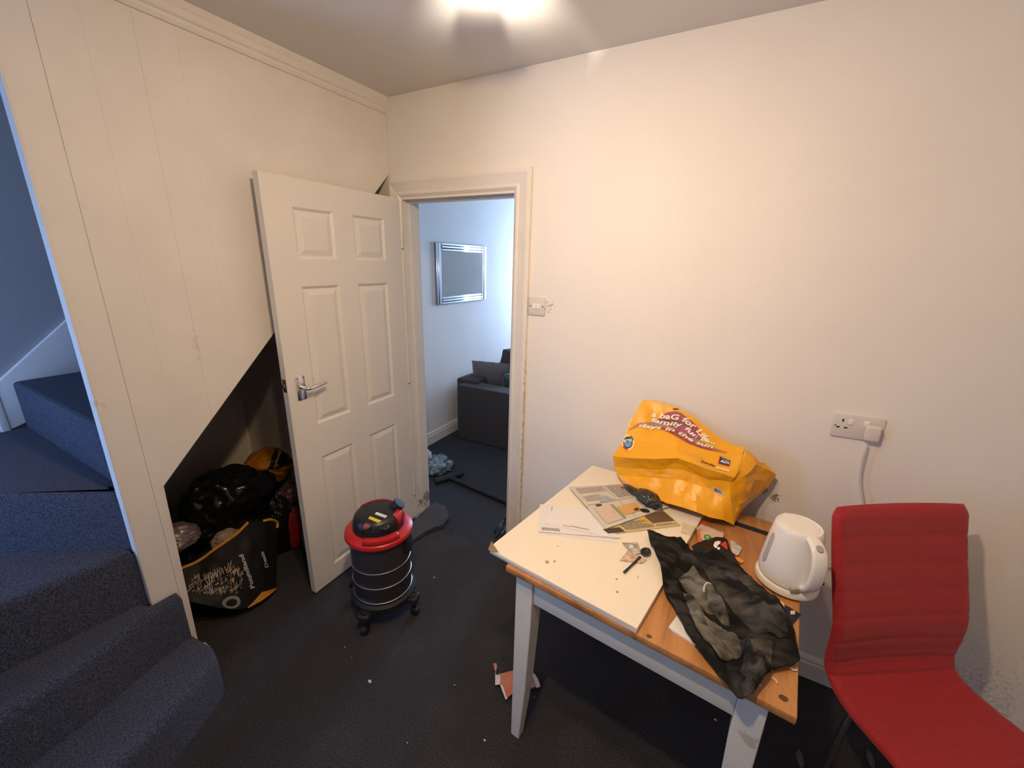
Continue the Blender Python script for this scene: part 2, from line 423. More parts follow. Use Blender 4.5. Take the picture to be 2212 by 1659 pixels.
# under-stair space
struct(prism('wall_void_end', [(XS, 0), (-.03, 0), (-.03, 1.72), (XS, 1.72)], -.362, -.33, M_void, axis='y'))
struct(prism('wall_void_side', [(-1.30, 0), (-.362, 0), (-.362, 1.71), (-1.30, .79)], XS+.001, XS+.012, M_void, axis='x'))
sf = [(-1.30, .79), (-.002, 2.115), (-.002, 2.14), (-1.30, .815)]
struct(prism('soffit', sf, XS+.002, -PTH-.002, M_void, axis='x'))

# door lining and architrave
struct(prism('trim_3', [(OX0, -.04), (.09, -.04), (.09, 1.99), (.787, 1.99), (.787, -.04), (OX1, -.04), (OX1, OZ), (OX0, OZ)], -.004, TW+.004, M_trimp, axis='y'))
struct(prism('trim_4', [(.09, -.0), (.102, -.0), (.102, 1.978), (.775, 1.978), (.775, .0), (.787, .0), (.787, 1.99), (.09, 1.99)], .045, .075, M_trimp, axis='y'))
AP = [(0, .004), (.014, .016), (.022, .016), (.028, .012), (.060, .020), (.072, .024), (.078, .018), (.090, .018), (.092, 0)]   # across, proud
def arch_leg(name, xin, s, z0, z1, width=1.0):
    bm = bmesh.new(); n = len(AP); A = []; B = []
    for a, p in AP:
        x = xin+s*a*width
        A.append(bm.verts.new((x, -p, z0))); B.append(bm.verts.new((x, -p, z1+a)))
    for i in range(n-1): bm.faces.new((A[i], A[i+1], B[i+1], B[i]))
    return struct(from_bm(name, bm, M_trimp))
arch_leg('trim_5', .789, 1, 0.0, 2.0)
arch_leg('trim_6', .083, -1, 0.0, 2.0, .82)
bm = bmesh.new(); A = []; B = []
for a, p in AP:
    A.append(bm.verts.new((.083-a*.82, -p, 2.0+a))); B.append(bm.verts.new((.789+a, -p, 2.0+a)))
for i in range(len(AP)-1): bm.faces.new((A[i], A[i+1], B[i+1], B[i]))
struct(from_bm('trim_7', bm, M_trimp))
# wooden window frames in the openings behind the camera and in the far room
def window(name, x0, x1, z0, z1, y):
    bm = bmesh.new(); t = .05
    for lo, hi in (((x0, y-.03, z0), (x1, y+.03, z0+t)), ((x0, y-.03, z1-t), (x1, y+.03, z1)), ((x0, y-.03, z0+t), (x0+t, y+.03, z1-t)), ((x1-t, y-.03, z0+t), (x1, y+.03, z1-t)), (((x0+x1)/2-.02, y-.03, z0+t), ((x0+x1)/2+.02, y+.03, z1-t))): bm_box(bm, lo, hi)
    return struct(from_bm(name, bm, M_trimp))
window('window_1', -1.1, -.5, .25, 1.85, YB-.06)
window('fill_window', .38, 1.12, 1.08, 1.82, YB-.06)  # unseen window frame, added along with the cool fill light
window('window_2', -.33, .37, .8, 2.2, YF+.06)

# ------------------------------------------------------------------ stairs
st = struct(bpy.data.objects.new('staircase', None)); COL.objects.link(st)
STEPS = [
 ([(.010, -1.290), (.16, -1.275), (.225, -1.288), (.262, -1.335), (.335, -1.50), (.372, -1.64), (.40, -1.80), (.42, -2.4), (XS, -2.4), (XS, -1.40), (-.05, -1.40), (.004, -1.372)], 0, .19),
 ([(.004, -1.372), (.006, -1.292), (.052, -1.296), (.072, -1.42), (.128, -1.637), (.15, -1.9), (.16, -2.4), (XS, -2.4), (XS, -1.40), (-.05, -1.40)], .17, .40),
 ([(-.024, -1.375), (-.030, -1.46), (-.058, -1.686), (-.09, -2.4), (XS, -2.4), (XS, -1.40), (-.05, -1.374)], .38, .63),
 ([(-.012, -1.362), (-.052, -1.374), (-.34, -1.585), (XS, -2.22), (XS, -1.30), (-.05, -1.30), (-.049, -1.355)], .61, .862),
]
for i, (pl, z0, z1) in enumerate(STEPS):
    o = prism('step', pl, z0, z1, M_stair, bevel=.026, topbevel=True, seg=4); o.parent = st
for k in range(8):
    y0 = -1.345+.232*k; z = 1.085+.222*k
    if y0 > -.2: break
    o = prism('step', [(y0, z-.235), (y0+.02, z-.22), (y0+.27, z-.02), (y0+.27, z), (y0+.016, z), (y0+.005, z-.004), (y0, z-.014)], XS, -.05, M_stair, axis='x'); o.parent = st
# wall string beside the stairs
o = prism('string', [(-1.40, .86), (-1.40, 1.085), (-1.10, 1.36), (-.2, 2.27), (-.2, 1.9), (-1.0, 1.0)], XS, XS+.022, M_trimp, axis='x', bevel=.006); o.parent = st
o = prism('string', [(-1.425, .62), (-1.395, .62), (-1.395, 1.09), (-1.425, 1.06)], XS, XS+.024, M_trimp, axis='x', bevel=.004); o.parent = st

# ------------------------------------------------------------------ ray helper: put print on a surface that is already built
from mathutils.bvhtree import BVHTree
def bvh_of(*objs):
    vs, fs = [], []
    for o in objs:
        b = len(vs); vs += [v.co.copy() for v in o.data.vertices]; fs += [[b+i for i in p.vertices] for p in o.data.polygons]
    return BVHTree.FromPolygons(vs, fs)
def on_surf(bvh, u, v, off=.0015, fallback=None):
    d = (_fw + (u-1106)/F_PX*_r - (v-829.5)/F_PX*_u).normalized()
    loc, n, i, t = bvh.ray_cast(CAM, d)
    if loc is None:
        loc, n, i, t = bvh.find_nearest(CAM+d*(fallback or 2.3))
    if n.dot(d) > 0: n = -n
    return loc+n*off
def along(poly, t):
    L = [0]
    for a, b in zip(poly, poly[1:]): L.append(L[-1]+math.dist(a, b))
    s = t*L[-1]
    for k in range(len(poly)-1):
        if s <= L[k+1] or k == len(poly)-2:
            q = (s-L[k])/(L[k+1]-L[k]); a, b = poly[k], poly[k+1]
            dx, dy = (b[0]-a[0])/(L[k+1]-L[k]), (b[1]-a[1])/(L[k+1]-L[k])
            return a[0]+(b[0]-a[0])*q, a[1]+(b[1]-a[1])*q, dx, dy
def ray_text(name, txt, bvh, base, h, material, parent, off=.0025, shear=.15, bold=.0, up=None):
    def fn(u, v):
        x, y, dx, dy = along(base, u)
        nx, ny = (dy, -dx) if up is None else up
        return on_surf(bvh, x+nx*h*v, y+ny*h*v, off)
    return text_on(name, txt, fn, material, parent, shear, bold)
def ray_quad(bvh, c, off=.002):
    """(u, v) in the unit square -> surface point, by four picture corners tl, tr, br, bl"""
    def fn(u, v):
        x = (c[3][0]*(1-u)+c[2][0]*u)*(1-v)+(c[0][0]*(1-u)+c[1][0]*u)*v
        y = (c[3][1]*(1-u)+c[2][1]*u)*(1-v)+(c[0][1]*(1-u)+c[1][1]*u)*v
        return on_surf(bvh, x, y, off)
    return fn
SQ = [(i/4, 0) for i in range(4)]+[(1, i/4) for i in range(4)]+[(1-i/4, 1) for i in range(4)]+[(0, 1-i/4) for i in range(4)]

# ================================================================== DOOR (open against the boarded partition)
dr = struct(bpy.data.objects.new('door_1', None)); COL.objects.link(dr); dr.location = (.0903, -.025, .012)
dr['label'] = 'white six-panel door standing open on the doorway'
def D(s, d, z): return Vector((.0903+.017*s+d, -.025-.99985*s, .012+z))   # along the leaf, proud of its face, height
DW, DH, DT = .762, 1.981, .035
cols = [0, .122, .325, .437, .637, DW]; rowsz = [0, .09, .725, .90, 1.545, 1.660, 1.868, DH]
bm = bmesh.new()
panels = []
for i in range(5):
    for j in range(7):
        q = [(cols[i], rowsz[j]), (cols[i+1], rowsz[j]), (cols[i+1], rowsz[j+1]), (cols[i], rowsz[j+1])]
        if i in (1, 3) and j in (1, 3, 5): panels.append((cols[i], cols[i+1], rowsz[j], rowsz[j+1])); continue
        bm.faces.new([bm.verts.new(D(a, 0, b)) for a, b in q])
def ring_faces(bm, loop):
    vs = [bm.verts.new(v) for v in loop]; bm.faces.new(vs)
ring_faces(bm, [D(0, -DT, 0), D(DW, -DT, 0), D(DW, -DT, DH), D(0, -DT, DH)])
for a, b in (((0, 0), (DW, 0)), ((DW, 0), (DW, DH)), ((DW, DH), (0, DH)), ((0, DH), (0, 0))):
    ring_faces(bm, [D(a[0], 0, a[1]), D(b[0], 0, b[1]), D(b[0], -DT, b[1]), D(a[0], -DT, a[1])])
bmesh.ops.remove_doubles(bm, verts=bm.verts, dist=1e-5)
leaf = from_bm('leaf', bm, M_door, dr)
for s0, s1, z0, z1 in panels:
    bm = bmesh.new(); R_ = []
    for ins, dep in ((0, 0), (.004, -.003), (.011, -.0085), (.015, -.0085), (.038, -.0015), (.040, -.0012)):
        R_.append([bm.verts.new(D(a, dep, b)) for a, b in ((s0+ins, z0+ins), (s1-ins, z0+ins), (s1-ins, z1-ins), (s0+ins, z1-ins))])
    for A, B in zip(R_, R_[1:]):
        for k in range(4): bm.faces.new((A[k], A[(k+1) % 4], B[(k+1) % 4], B[k]))
    bm.faces.new(R_[-1]); from_bm('panel', bm, M_door, dr)
# lever handle on its plate, latch plate in the edge
def dbox(name, s0, s1, d0, d1, z0, z1, m, par, bev=0):
    bm = bmesh.new(); vs = bm_box(bm, (s0, d0, z0), (s1, d1, z1), None, bev)
    for v in bm.verts: v.co = D(v.co.x, v.co.y, v.co.z)
    return from_bm(name, bm, m, par, smooth=.6 if bev else False)
hp = dbox('handle_plate', .678, .722, 0, .007, 1.043, 1.155, M_steel, dr, .003)
lv = tube('lever', spline([D(.700, .006, 1.103), D(.700, .03, 1.103), D(.700, .046, 1.103), D(.686, .052, 1.103), D(.65, .052, 1.106), D(.602, .049, 1.110)], 5), [.009]*6+[.0085]*5+[.009]*5+[.0085]*5+[.008]*5, M_steel, hp, n=12)
for ds in (-.014, .014):
    for zz in (1.052, 1.146):
        m = Matrix.Translation(D(.70+ds, .0072, zz)) @ Matrix.Rotation(pi/2, 4, 'Y')
        bmq = bmesh.new(); bmesh.ops.create_cone(bmq, cap_ends=True, segments=12, radius1=.0035, radius2=.003, depth=.001, matrix=m); from_bm('screw', bmq, M_dark, hp)
dbox('latch_plate', .7615, .7632, -.029, -.006, 1.09, 1.15, mat('dull_brass', (.10, .085, .06), .5, .6), dr, .0006)
dbox('latch', .763, .770, -.023, -.012, 1.112, 1.128, M_steel, dr, .001)
for zz in (.22, 1.0, 1.78):
    tube('hinge', [(.0905, -.0185, zz-.04), (.0905, -.0185, zz+.04)], .006, M_trimp, dr)

# ================================================================== SWITCH AND SOCKET ON THE BACK WALL
sw = thing('light_switch', 'white double light switch beside the doorway architrave', 'switch', (.927, 0, 1.48))
box('plate', (.884, -.009, 1.438), (.970, -.0005, 1.524), M_plug, sw, .003)
for k, x in enumerate((.917, .937)):
    box('rocker', (x-.009, -.013, 1.468), (x+.009, -.008, 1.494), M_white, sw, .0015)
for x in (.893, .961):
    bmq = bmesh.new(); bmesh.ops.create_cone(bmq, cap_ends=True, segments=12, radius1=.003, radius2=.003, depth=.002, matrix=Matrix.Translation((x, -.0095, 1.481)) @ Matrix.Rotation(pi/2, 4, 'X')); from_bm('screw', bmq, M_dark, sw)
so = thing('wall_socket', 'white double wall socket above the red chair', 'socket', (2.225, 0, 1.1445))
Mt = Matrix.Translation((2.225, 0, 1.1445)) @ Matrix.Rotation(-.03, 4, 'Y')
def sbox(name, lo, hi, m, par, bev=0): return box(name, lo, hi, m, par, bev, M=Mt)
sbox('plate', (-.073, -.010, -.043), (.073, -.0005, .043), M_plug, so, .003)
for x in (-.022, .022): sbox('rocker', (x-.008, -.014, .008), (x+.008, -.009, .030), M_white, so, .0015)
for lo, hi in (((-.047, -.0105, .016), (-.042, -.0098, .027)), ((-.060, -.0105, -.008), (-.050, -.0098, -.003)), ((-.038, -.0105, -.008), (-.028, -.0098, -.003))): sbox('pin_hole', lo, hi, M_dark, so)
for x in (-.064, .064): sbox('screw', (x-.003, -.0108, -.003), (x+.003, -.0098, .003), M_steel, so, .001)
pg = thing('plug', 'white three-pin plug with cable hanging from the socket', 'plug', (2.26, -.03, 1.12))
bm = bmesh.new(); bm_box(bm, (.018, -.040, -.036), (.062, -.0102, .022), Mt, .008, 3); from_bm('plug_body', bm, M_plug, pg, smooth=.8)
tube('cable', spline([P(1872, 958, 'y', -.03), P(1868, 975, 'y', -.035), P(1861, 1005, 'y', -.03), P(1858, 1045, 'y', -.025), P(1864, 1090, 'y', -.03), (2.33, -.03, .72), (2.25, -.05, .60), (2.15, -.05, .70)], 6), .0042, M_plug, pg, n=8)

# ================================================================== CEILING SPOT BAR (above the frame)
LA, LB = Vector((1.12, -.80, 0)), Vector((1.50, -1.56, 0))
lp = thing('ceiling_spotlight', 'ceiling bar with four spotlights above the table', 'lamp', ((LA.x+LB.x)/2, (LA.y+LB.y)/2, H))
bd_ = (LB-LA).normalized()
tube('bar', [LA+Vector((0, 0, H-.022)), LB+Vector((0, 0, H-.022))], .012, M_steel, lp, 12)
cm = (LA+LB)/2
lathe('ceiling_plate', [(0, H-.0005), (.06, H-.0005), (.06, H-.018), (.05, H-.026), (0, H-.026)], (cm.x, cm.y, 0), M_steel, lp, 32)
SPOTS = [(0.0, (.98, -.50, 2.50), 0), (.34, (1.75, 0, 1.0), 7), (.67, (.2, -.3, .9), 40), (.98, (2.0, 0, .8), 58)]
gl = bpy.data.materials.new('bulb_glow'); gl.use_nodes = True
nt = gl.node_tree; nt.nodes.remove(nt.nodes['Principled BSDF']); em = nt.nodes.new('ShaderNodeEmission')
em.inputs[0].default_value = (1, .76, .5, 1); em.inputs[1].default_value = 12
nt.links.new(em.outputs[0], nt.nodes['Material Output'].inputs[0])
WARM = (1, .72, .445)
for t, tgt, en in SPOTS:
    p = LA.lerp(LB, t)+Vector((0, 0, H-.088 if t < .5 else H-.15 if t < .8 else H-.21)); d = (Vector(tgt)-p).normalized()
    rotq = (-d).to_track_quat('Z', 'Y').to_matrix().to_4x4()
    hd2 = lathe('spot_head', [(.012, .040), (.024, .036), (.030, .010), (.032, -.022), (.029, -.022), (.027, .008), (.020, .030)], p, M_steel, lp, 24, M=rotq)
    tube('stem', [Vector((p.x, p.y, H-.022)), p+Vector((0, 0, .02))-d*.02], .006, M_steel, lp, 8)
    lathe('lamp_face', [(0, -.012), (.026, -.012)], p, gl, hd2, 20, M=rotq)
    if not en: continue
    l = bpy.data.lights.new('spot_beam', 'SPOT'); l.energy = en*1.0; l.color = WARM; l.spot_size = 2.95; l.spot_blend = 1; l.shadow_soft_size = .03
    lo_ = bpy.data.objects.new('spot_beam', l); COL.objects.link(lo_); lo_.location = p+d*.03; lo_.rotation_euler = d.to_track_quat('-Z', 'Y').to_euler()
# first head turned up at the ceiling, its beam shaped by two added blockers
l = bpy.data.lights.new('upward_beam', 'SPOT'); l.energy = 95; l.color = (1, .88, .74); l.shadow_soft_size = .004; l.spot_size = 1.35; l.spot_blend = 1
L0 = Vector((1.12, -.80, H-.088)); dd = Vector((-.395, .79, .46)).normalized()
lo_ = bpy.data.objects.new('upward_beam', l); COL.objects.link(lo_); lo_.location = L0+dd*.014; lo_.rotation_euler = dd.to_track_quat('-Z', 'Y').to_euler()
fm = Matrix.Translation((1.12-.054, -.80+.084, 0)) @ Matrix.Rotation(math.atan2(.84, -.54), 4, 'Z')
box('wedge_blocker', (-.004, -.015, H-.105), (.004, .015, H-.066), M_steel, lp, .001, M=fm)  # unseen fin added to cast a wedge of shade on the ceiling
box('beam_blocker', (.046, -.045, H-.105), (.050, .10, H-.0690), M_steel, lp, .001, M=Matrix.Translation((1.12-.024, -.80+.047, 0)) @ Matrix.Rotation(math.atan2(.894, -.447), 4, 'Z'))  # unseen flap added to keep the upward beam off the wall

# ================================================================== TABLE
M_pine = mat('stained_pine', (.50, .235, .075), .45)
def wood(m, c1, c2, scale, ang):
    nt, N, L, b = nodes_of(m); g = N.new('ShaderNodeNewGeometry'); mp = N.new('ShaderNodeMapping')
    mp.inputs['Rotation'].default_value = (0, 0, ang); mp.inputs['Scale'].default_value = scale
    L.new(g.outputs['Position'], mp.inputs[0])
    n = N.new('ShaderNodeTexNoise'); n.inputs['Scale'].default_value = 6; n.inputs['Detail'].default_value = 6; n.inputs['Distortion'].default_value = 1.2
    L.new(mp.outputs[0], n.inputs['Vector'])
    r = N.new('ShaderNodeValToRGB'); r.color_ramp.elements[0].color = (*c2, 1); r.color_ramp.elements[1].color = (*c1, 1)
    r.color_ramp.elements[0].position = .32; r.color_ramp.elements[1].position = .62
    L.new(n.outputs['Fac'], r.inputs[0]); L.new(r.outputs[0], b.inputs['Base Color'])
wood(M_pine, (.50, .235, .080), (.30, .12, .038), (3.2, .5, 3), .09)
for c, rr in (((1.865, -.93, .75), .012), ((2.02, -.90, .75), .012), ((1.80, -.80, .75), .014), ((1.72, -.89, .73), .012)):
    stain(M_pine, c, (rr, rr*.8, .03), (.05, .018, .008), 40, .45, .9)
M_legp = mat('white_table_paint', (.76, .745, .67), .5, var=.05, vscale=7)
stain(M_legp, (1.99, -.93, .60), (.05, .05, .05), (.4, .32, .2), 40, .62, .5)
tb = thing('table', 'pine-topped table with white legs pushed towards the wall', 'table', (1.65, -.55, 0))
TR = math.atan2(-.936+.859, 2.043-1.265)
MT = Matrix.Translation((1.265, -.859, 0)) @ Matrix.Rotation(TR, 4, 'Z')     # x along the near edge, y towards the wall
TLn = .782
box('tabletop', (0, 0, .728), (TLn, .695, .75), M_pine, tb, .003, M=MT)
box('back_leaf', (0, .728, .728), (TLn, .80, .75), M_pine, tb, .003, M=MT)
box('dark_gap_fill', (.0, .697, .70), (TLn, .726, .7475), M_dark, tb, 0, M=MT)  # black strip filling the gap, so its shade is put in as colour
def leg(name, x0, y0, sx, sy):
    t = .062; b_ = .034
    bm = bmesh.new()
    def ringz(z, t): return [bm.verts.new(MT @ Vector((x0+sx*a*t, y0+sy*c*t, z))) for a, c in ((0, 0), (1, 0), (1, 1), (0, 1))]
    rs = [ringz(0, b_), ringz(.25, .052), ringz(.55, t), ringz(.727, t)]
    for A, B in zip(rs, rs[1:]):
        for k in range(4): bm.faces.new((A[k], A[(k+1) % 4], B[(k+1) % 4], B[k]))
    bm.faces.new(rs[0]); bm.faces.new(rs[-1])
    bmesh.ops.recalc_face_normals(bm, faces=bm.faces)
    bmesh.ops.bevel(bm, geom=[e for e in bm.edges if abs((e.verts[0].co-e.verts[1].co).z) > .1], offset=.002, segments=1, affect='EDGES')
    return from_bm('leg', bm, M_legp, tb)
e_ = .018
leg('l', e_+.012, e_, 1, 1); leg('l', TLn-e_-.03, e_, -1, 1); leg('l', e_+.012, .70, 1, -1); leg('l', TLn-e_-.03, .70, -1, -1)
box('apron', (e_+.075, e_+.008, .632), (TLn-e_-.093, e_+.028, .727), M_legp, tb, .001, M=MT)
box('apron', (e_+.075, .67, .632), (TLn-e_-.093, .69, .727), M_legp, tb, .001, M=MT)
box('apron', (e_+.02, e_+.063, .632), (e_+.04, .637, .727), M_legp, tb, .001, M=MT)
box('apron', (TLn-e_-.058, e_+.063, .632), (TLn-e_-.038, .637, .727), M_legp, tb, .001, M=MT)

# white melamine board laid over the table
ZB = .769
b0, b1, b2, b3 = P(1056, 1183, 'z', ZB), P(1280, 1005, 'z', ZB), P(1376, 1358, 'z', ZB), P(1517, 1116, 'z', ZB)
far_r = b2+(b3-b2).normalized()*.80
outl = [(b0.x+.006, b0.y-.003), (b2.x, b2.y), (far_r.x, far_r.y), (b1.x, b1.y), (b0.x, b0.y+.006)]
bd = thing('white_board', 'white melamine board with a chipped corner laid across the table', 'board', (1.5, -.5, .75))
M_mel = mat('white_melamine', (.82, .75, .63), .35, var=.03, vscale=6)
prism('panel', outl, .7505, ZB, M_mel, bd, bevel=.0012, seg=1)
ch = [P(1054, 1188, 'z', ZB+.0006), P(1062, 1168, 'z', ZB+.0006), P(1067, 1178, 'z', ZB+.0006), P(1078, 1194, 'z', ZB+.0006)]
sheet('chipped_corner', [(q.x, q.y) for q in ch], lambda x, y: ZB+.0008, mat('chipboard', (.30, .19, .10), .9, var=.4, vscale=300), bd, .006, .0006)
# grime and crumbs on the board
M_crumb = mat('crumb', (.42, .33, .22), .9)
for k, (u, v, r) in enumerate([(1182, 1215, .005), (1198, 1213, .003), (1332, 1251, .0025), (1333, 1279, .003), (1378, 1247, .002), (1303, 1168, .002), (1205, 1180, .002)]):
    q = P(u, v, 'z', ZB)
    tag(blob('crumb', (q.x, q.y, ZB+r*.45), (r*1.4, r, r*.5), M_crumb, None, .3, 3, k, 2), 'tiny brown crumb lying on the white board', 'crumb', 'crumbs on the white board')

# ================================================================== RED CHAIR
M_red = mat('red_fabric', (.36, .011, .016), .75, var=.12, vscale=120, bump=.25, bscale=700, sheen=.15)
CA = Vector((2.123, -.425, 0)); CW = Vector((.8328, .5536, 0)); CN = Vector((.5536, -.8328, 0))
chr_ = thing('chair', 'red upholstered chair with a curved one-piece back and seat', 'chair', (2.45, -.5, 0))
prof = spline([(0, 1.018, 0), (.018, .945, 0), (.045, .855, 0), (.075, .765, 0), (.098, .690, 0), (.104, .625, 0), (.103, .575, 0), (.112, .530, 0), (.142, .500, 0), (.20, .487, 0), (.30, .492, 0), (.42, .500, 0), (.50, .492, 0), (.535, .465, 0)], 10)
seam_s = [0.095, .175, .252, .328, .402, .475, .56, .66, .76, .86, .96]
Ls = [0]
for a, b in zip(prof, prof[1:]): Ls.append(Ls[-1]+(b-a).length)
CWID = .435
def chair_point(i, t, side):
    p = prof[i]; a = prof[max(i-1, 0)]; b = prof[min(i+1, len(prof)-1)]
    tn = (b-a).normalized(); nn = Vector((-tn.y, tn.x, 0))     # to the front/up side
    s = Ls[i]
    groove = sum(.0032*math.exp(-((s-q)/.006)**2) for q in seam_s)
    if s > .50 and s < .56: groove += .004*math.exp(-((s-.52)/.008)**2)
    fall = min(1, (1-abs(t))*14); fe = min(1, s/.03, (Ls[-1]-s)/.03); k = (max(fall, 0)*max(fe, 0))**.5
    th = .019*(k if side > 0 else k*.8)
    d = (th-groove*(1 if side > 0 else 0)*k)*side
    wmod = CWID/2*(1-.03*math.exp(-((s-.53)/.07)**2)) - (.012*(1-min(1, s/.03)**.5))
    q = CA+CW*(CWID/2+t*wmod)+CN*(p.x+nn.x*d)
    q.z = p.y+nn.y*d - .0*t
    # a slight hollow across the width
    q += CN*(-.012*(1-t*t)*(1 if s < .5 else 0))
    if s >= .5: q.z -= .006*(1-t*t)
    return q
def chair_shell(name, side, i0, i1, m, nt=28):
    n = i1-i0; vs = []; fs = []
    for i in range(i0, i1+1):
        for k in range(nt+1): 
            t = -1+2*k/nt; t = math.copysign(1-(1-abs(t))**1.3, t) if abs(t) > 0 else 0
            vs.append(chair_point(i, t, side))
    for i in range(n):
        for k in range(nt): a = i*(nt+1)+k; fs.append((a, a+1, a+nt+2, a+nt+1))
    return vs, fs
ic = min(range(len(Ls)), key=lambda i: abs(Ls[i]-.52))
for nm, i0, i1 in (('backrest', 0, ic), ('seat', ic, len(prof)-1)):
    v1, f1 = chair_shell(nm, 1, i0, i1, M_red); v2, f2 = chair_shell(nm, -1, i0, i1, M_red)
    bm = bmesh.new(); V = [bm.verts.new(v) for v in v1+v2]; n1 = len(v1)
    for f in f1: bm.faces.new([V[i] for i in f])
    for f in f2: bm.faces.new([V[n1+i] for i in f][::-1])
    bmesh.ops.remove_doubles(bm, verts=bm.verts, dist=.0004)
    from_bm(nm, bm, M_red, chr_, smooth=1.2)
cc = CA+CW*(CWID/2)+CN*.34
for a, b in ((-.16, -.16), (.16, -.16), (-.16, .17), (.16, .17)):
    t_ = cc+CW*a+CN*b; f_ = cc+CW*a*1.12+CN*b*1.15
    tube('leg', [(t_.x, t_.y, .475), (f_.x, f_.y, .0)], .011, M_steel, chr_, 10)

# ================================================================== KETTLE
KC = Vector((2.048, -.475, 0)); KZ = .757
kt = thing('kettle', 'white plastic electric kettle standing on the back corner of the table', 'kettle', (KC.x, KC.y, KZ))
M_ket = mat('kettle_plastic', (.80, .775, .74), .28, coat=.2)
lathe('power_base', [(0, 0), (.078, 0), (.084, .004), (.085, .014), (.082, .021), (.074, .024), (0, .024)], (KC.x, KC.y, KZ), M_ket, kt)
kb = lathe('body', [(0, .025), (.074, .025), (.079, .030), (.0795, .05), (.077, .08), (.073, .12), (.068, .16), (.063, .19), (.061, .198), (.0575, .203), (.055, .2035), (.053, .2015), (.050, .2015), (0, .203)], (KC.x, KC.y, KZ), M_ket, kt, 64)
lathe('lid', [(0, .2032), (.046, .2028), (.048, .2012), (.0485, .1990)], (KC.x, KC.y, KZ), M_ket, kt, 48)
ha = math.atan2(-.83, .42)                                        # handle points towards the room
hd = Vector((math.cos(ha), math.sin(ha), 0)); hs = Vector((-hd.y, hd.x, 0))
def kpt(r, z, s=0): return KC+hd*r+hs*s+Vector((0, 0, KZ+z))
path = spline([kpt(.050, .196), kpt(.075, .190), kpt(.096, .172), kpt(.107, .135), kpt(.106, .09), kpt(.094, .055), kpt(.072, .040)], 6)
bm = bmesh.new(); rings = []
for i, p in enumerate(path):
    d = (path[min(i+1, len(path)-1)]-path[max(i-1, 0)]).normalized(); nn = d.cross(hs).normalized()
    wd = .017+.004*math.sin(pi*i/(len(path)-1)); tk = .008
    rings.append([bm.verts.new(p+hs*wd*math.copysign(abs(math.cos(a))**.6, math.cos(a))+nn*tk*math.copysign(abs(math.sin(a))**.7, math.sin(a))) for a in [2*pi*k/16 for k in range(16)]])
for A, B in zip(rings, rings[1:]):
    for k in range(16): bm.faces.new((A[k], A[(k+1) % 16], B[(k+1) % 16], B[k]))
bm.faces.new(rings[0]); bm.faces.new(rings[-1])
hn = from_bm('handle', bm, M_ket, kt, smooth=1)
M_but = mat('grey_button', (.36, .35, .33), .35)
bm = bmesh.new(); q = path[9]; d = (path[10]-path[8]).normalized(); nn = d.cross(hs).normalized(); nn = nn if nn.dot(hd) > 0 else -nn
bmesh.ops.create_cone(bm, cap_ends=True, segments=20, radius1=.0105, radius2=.009, depth=.004, matrix=Matrix.Translation(q+nn*.009) @ nn.to_track_quat('Z', 'Y').to_matrix().to_4x4())
from_bm('lid_button', bm, M_but, hn, smooth=.6)
# switch at the foot of the handle, water gauge on the left flank, spout, cord socket
wa = ha-.42
M_gauge = mat('gauge_window', (.42, .40, .37), .25)
sw_m = Matrix.Translation(kpt(.078, .038, -.030)) @ hd.to_track_quat('Y', 'Z').to_matrix().to_4x4()
box('switch', (-.011, -.004, -.006), (.011, .006, .006), M_but, kt, .001, M=sw_m)
ga = ha-1.62; gd = Vector((math.cos(ga), math.sin(ga), 0)); gs = Vector((-gd.y, gd.x, 0))
vs = []; fs = []; n = 12
for k in range(n+1):
    t = k/n; z = .065+.105*t; rr = .0775-(z-.08)*.125+.0008; hw = .009*math.sqrt(max(0, 1-(2*t-1)**6))+.0005
    for sgn in (-1, 0, 1):
        an = ga+sgn*hw/rr; vs.append(KC+Vector((rr*math.cos(an), rr*math.sin(an), KZ+z))+Vector((math.cos(an), math.sin(an), 0))*(.0015 if sgn == 0 else 0))
for k in range(n): fs += [(3*k, 3*k+1, 3*k+4, 3*k+3), (3*k+1, 3*k+2, 3*k+5, 3*k+4)]
from_py('water_gauge', vs, fs, M_gauge, kt, smooth=True)
sa = ha+pi; sd = Vector((math.cos(sa), math.sin(sa), 0)); ss = Vector((-sd.y, sd.x, 0))
bm = bmesh.new(); bt = [KC+sd*.060+ss*.020, KC+sd*.060-ss*.020]; 
tp = [KC+sd*.074+Vector((0, 0, KZ+.194)), KC+sd*.055+ss*.024+Vector((0, 0, KZ+.194)), KC+sd*.055-ss*.024+Vector((0, 0, KZ+.194)), KC+sd*.068+Vector((0, 0, KZ+.135))]
V = [bm.verts.new(p) for p in tp]
for f in ((0, 1, 3), (0, 3, 2), (0, 2, 1), (1, 2, 3)): bm.faces.new([V[i] for i in f])
from_bm('spout', bm, M_ket, kt)
tube('cord_guard', [KC+hs*.078+hd*.02+Vector((0, 0, KZ+.018)), KC+hs*.097+hd*.022+Vector((0, 0, KZ+.016))], .006, M_rubber, kt, 10)

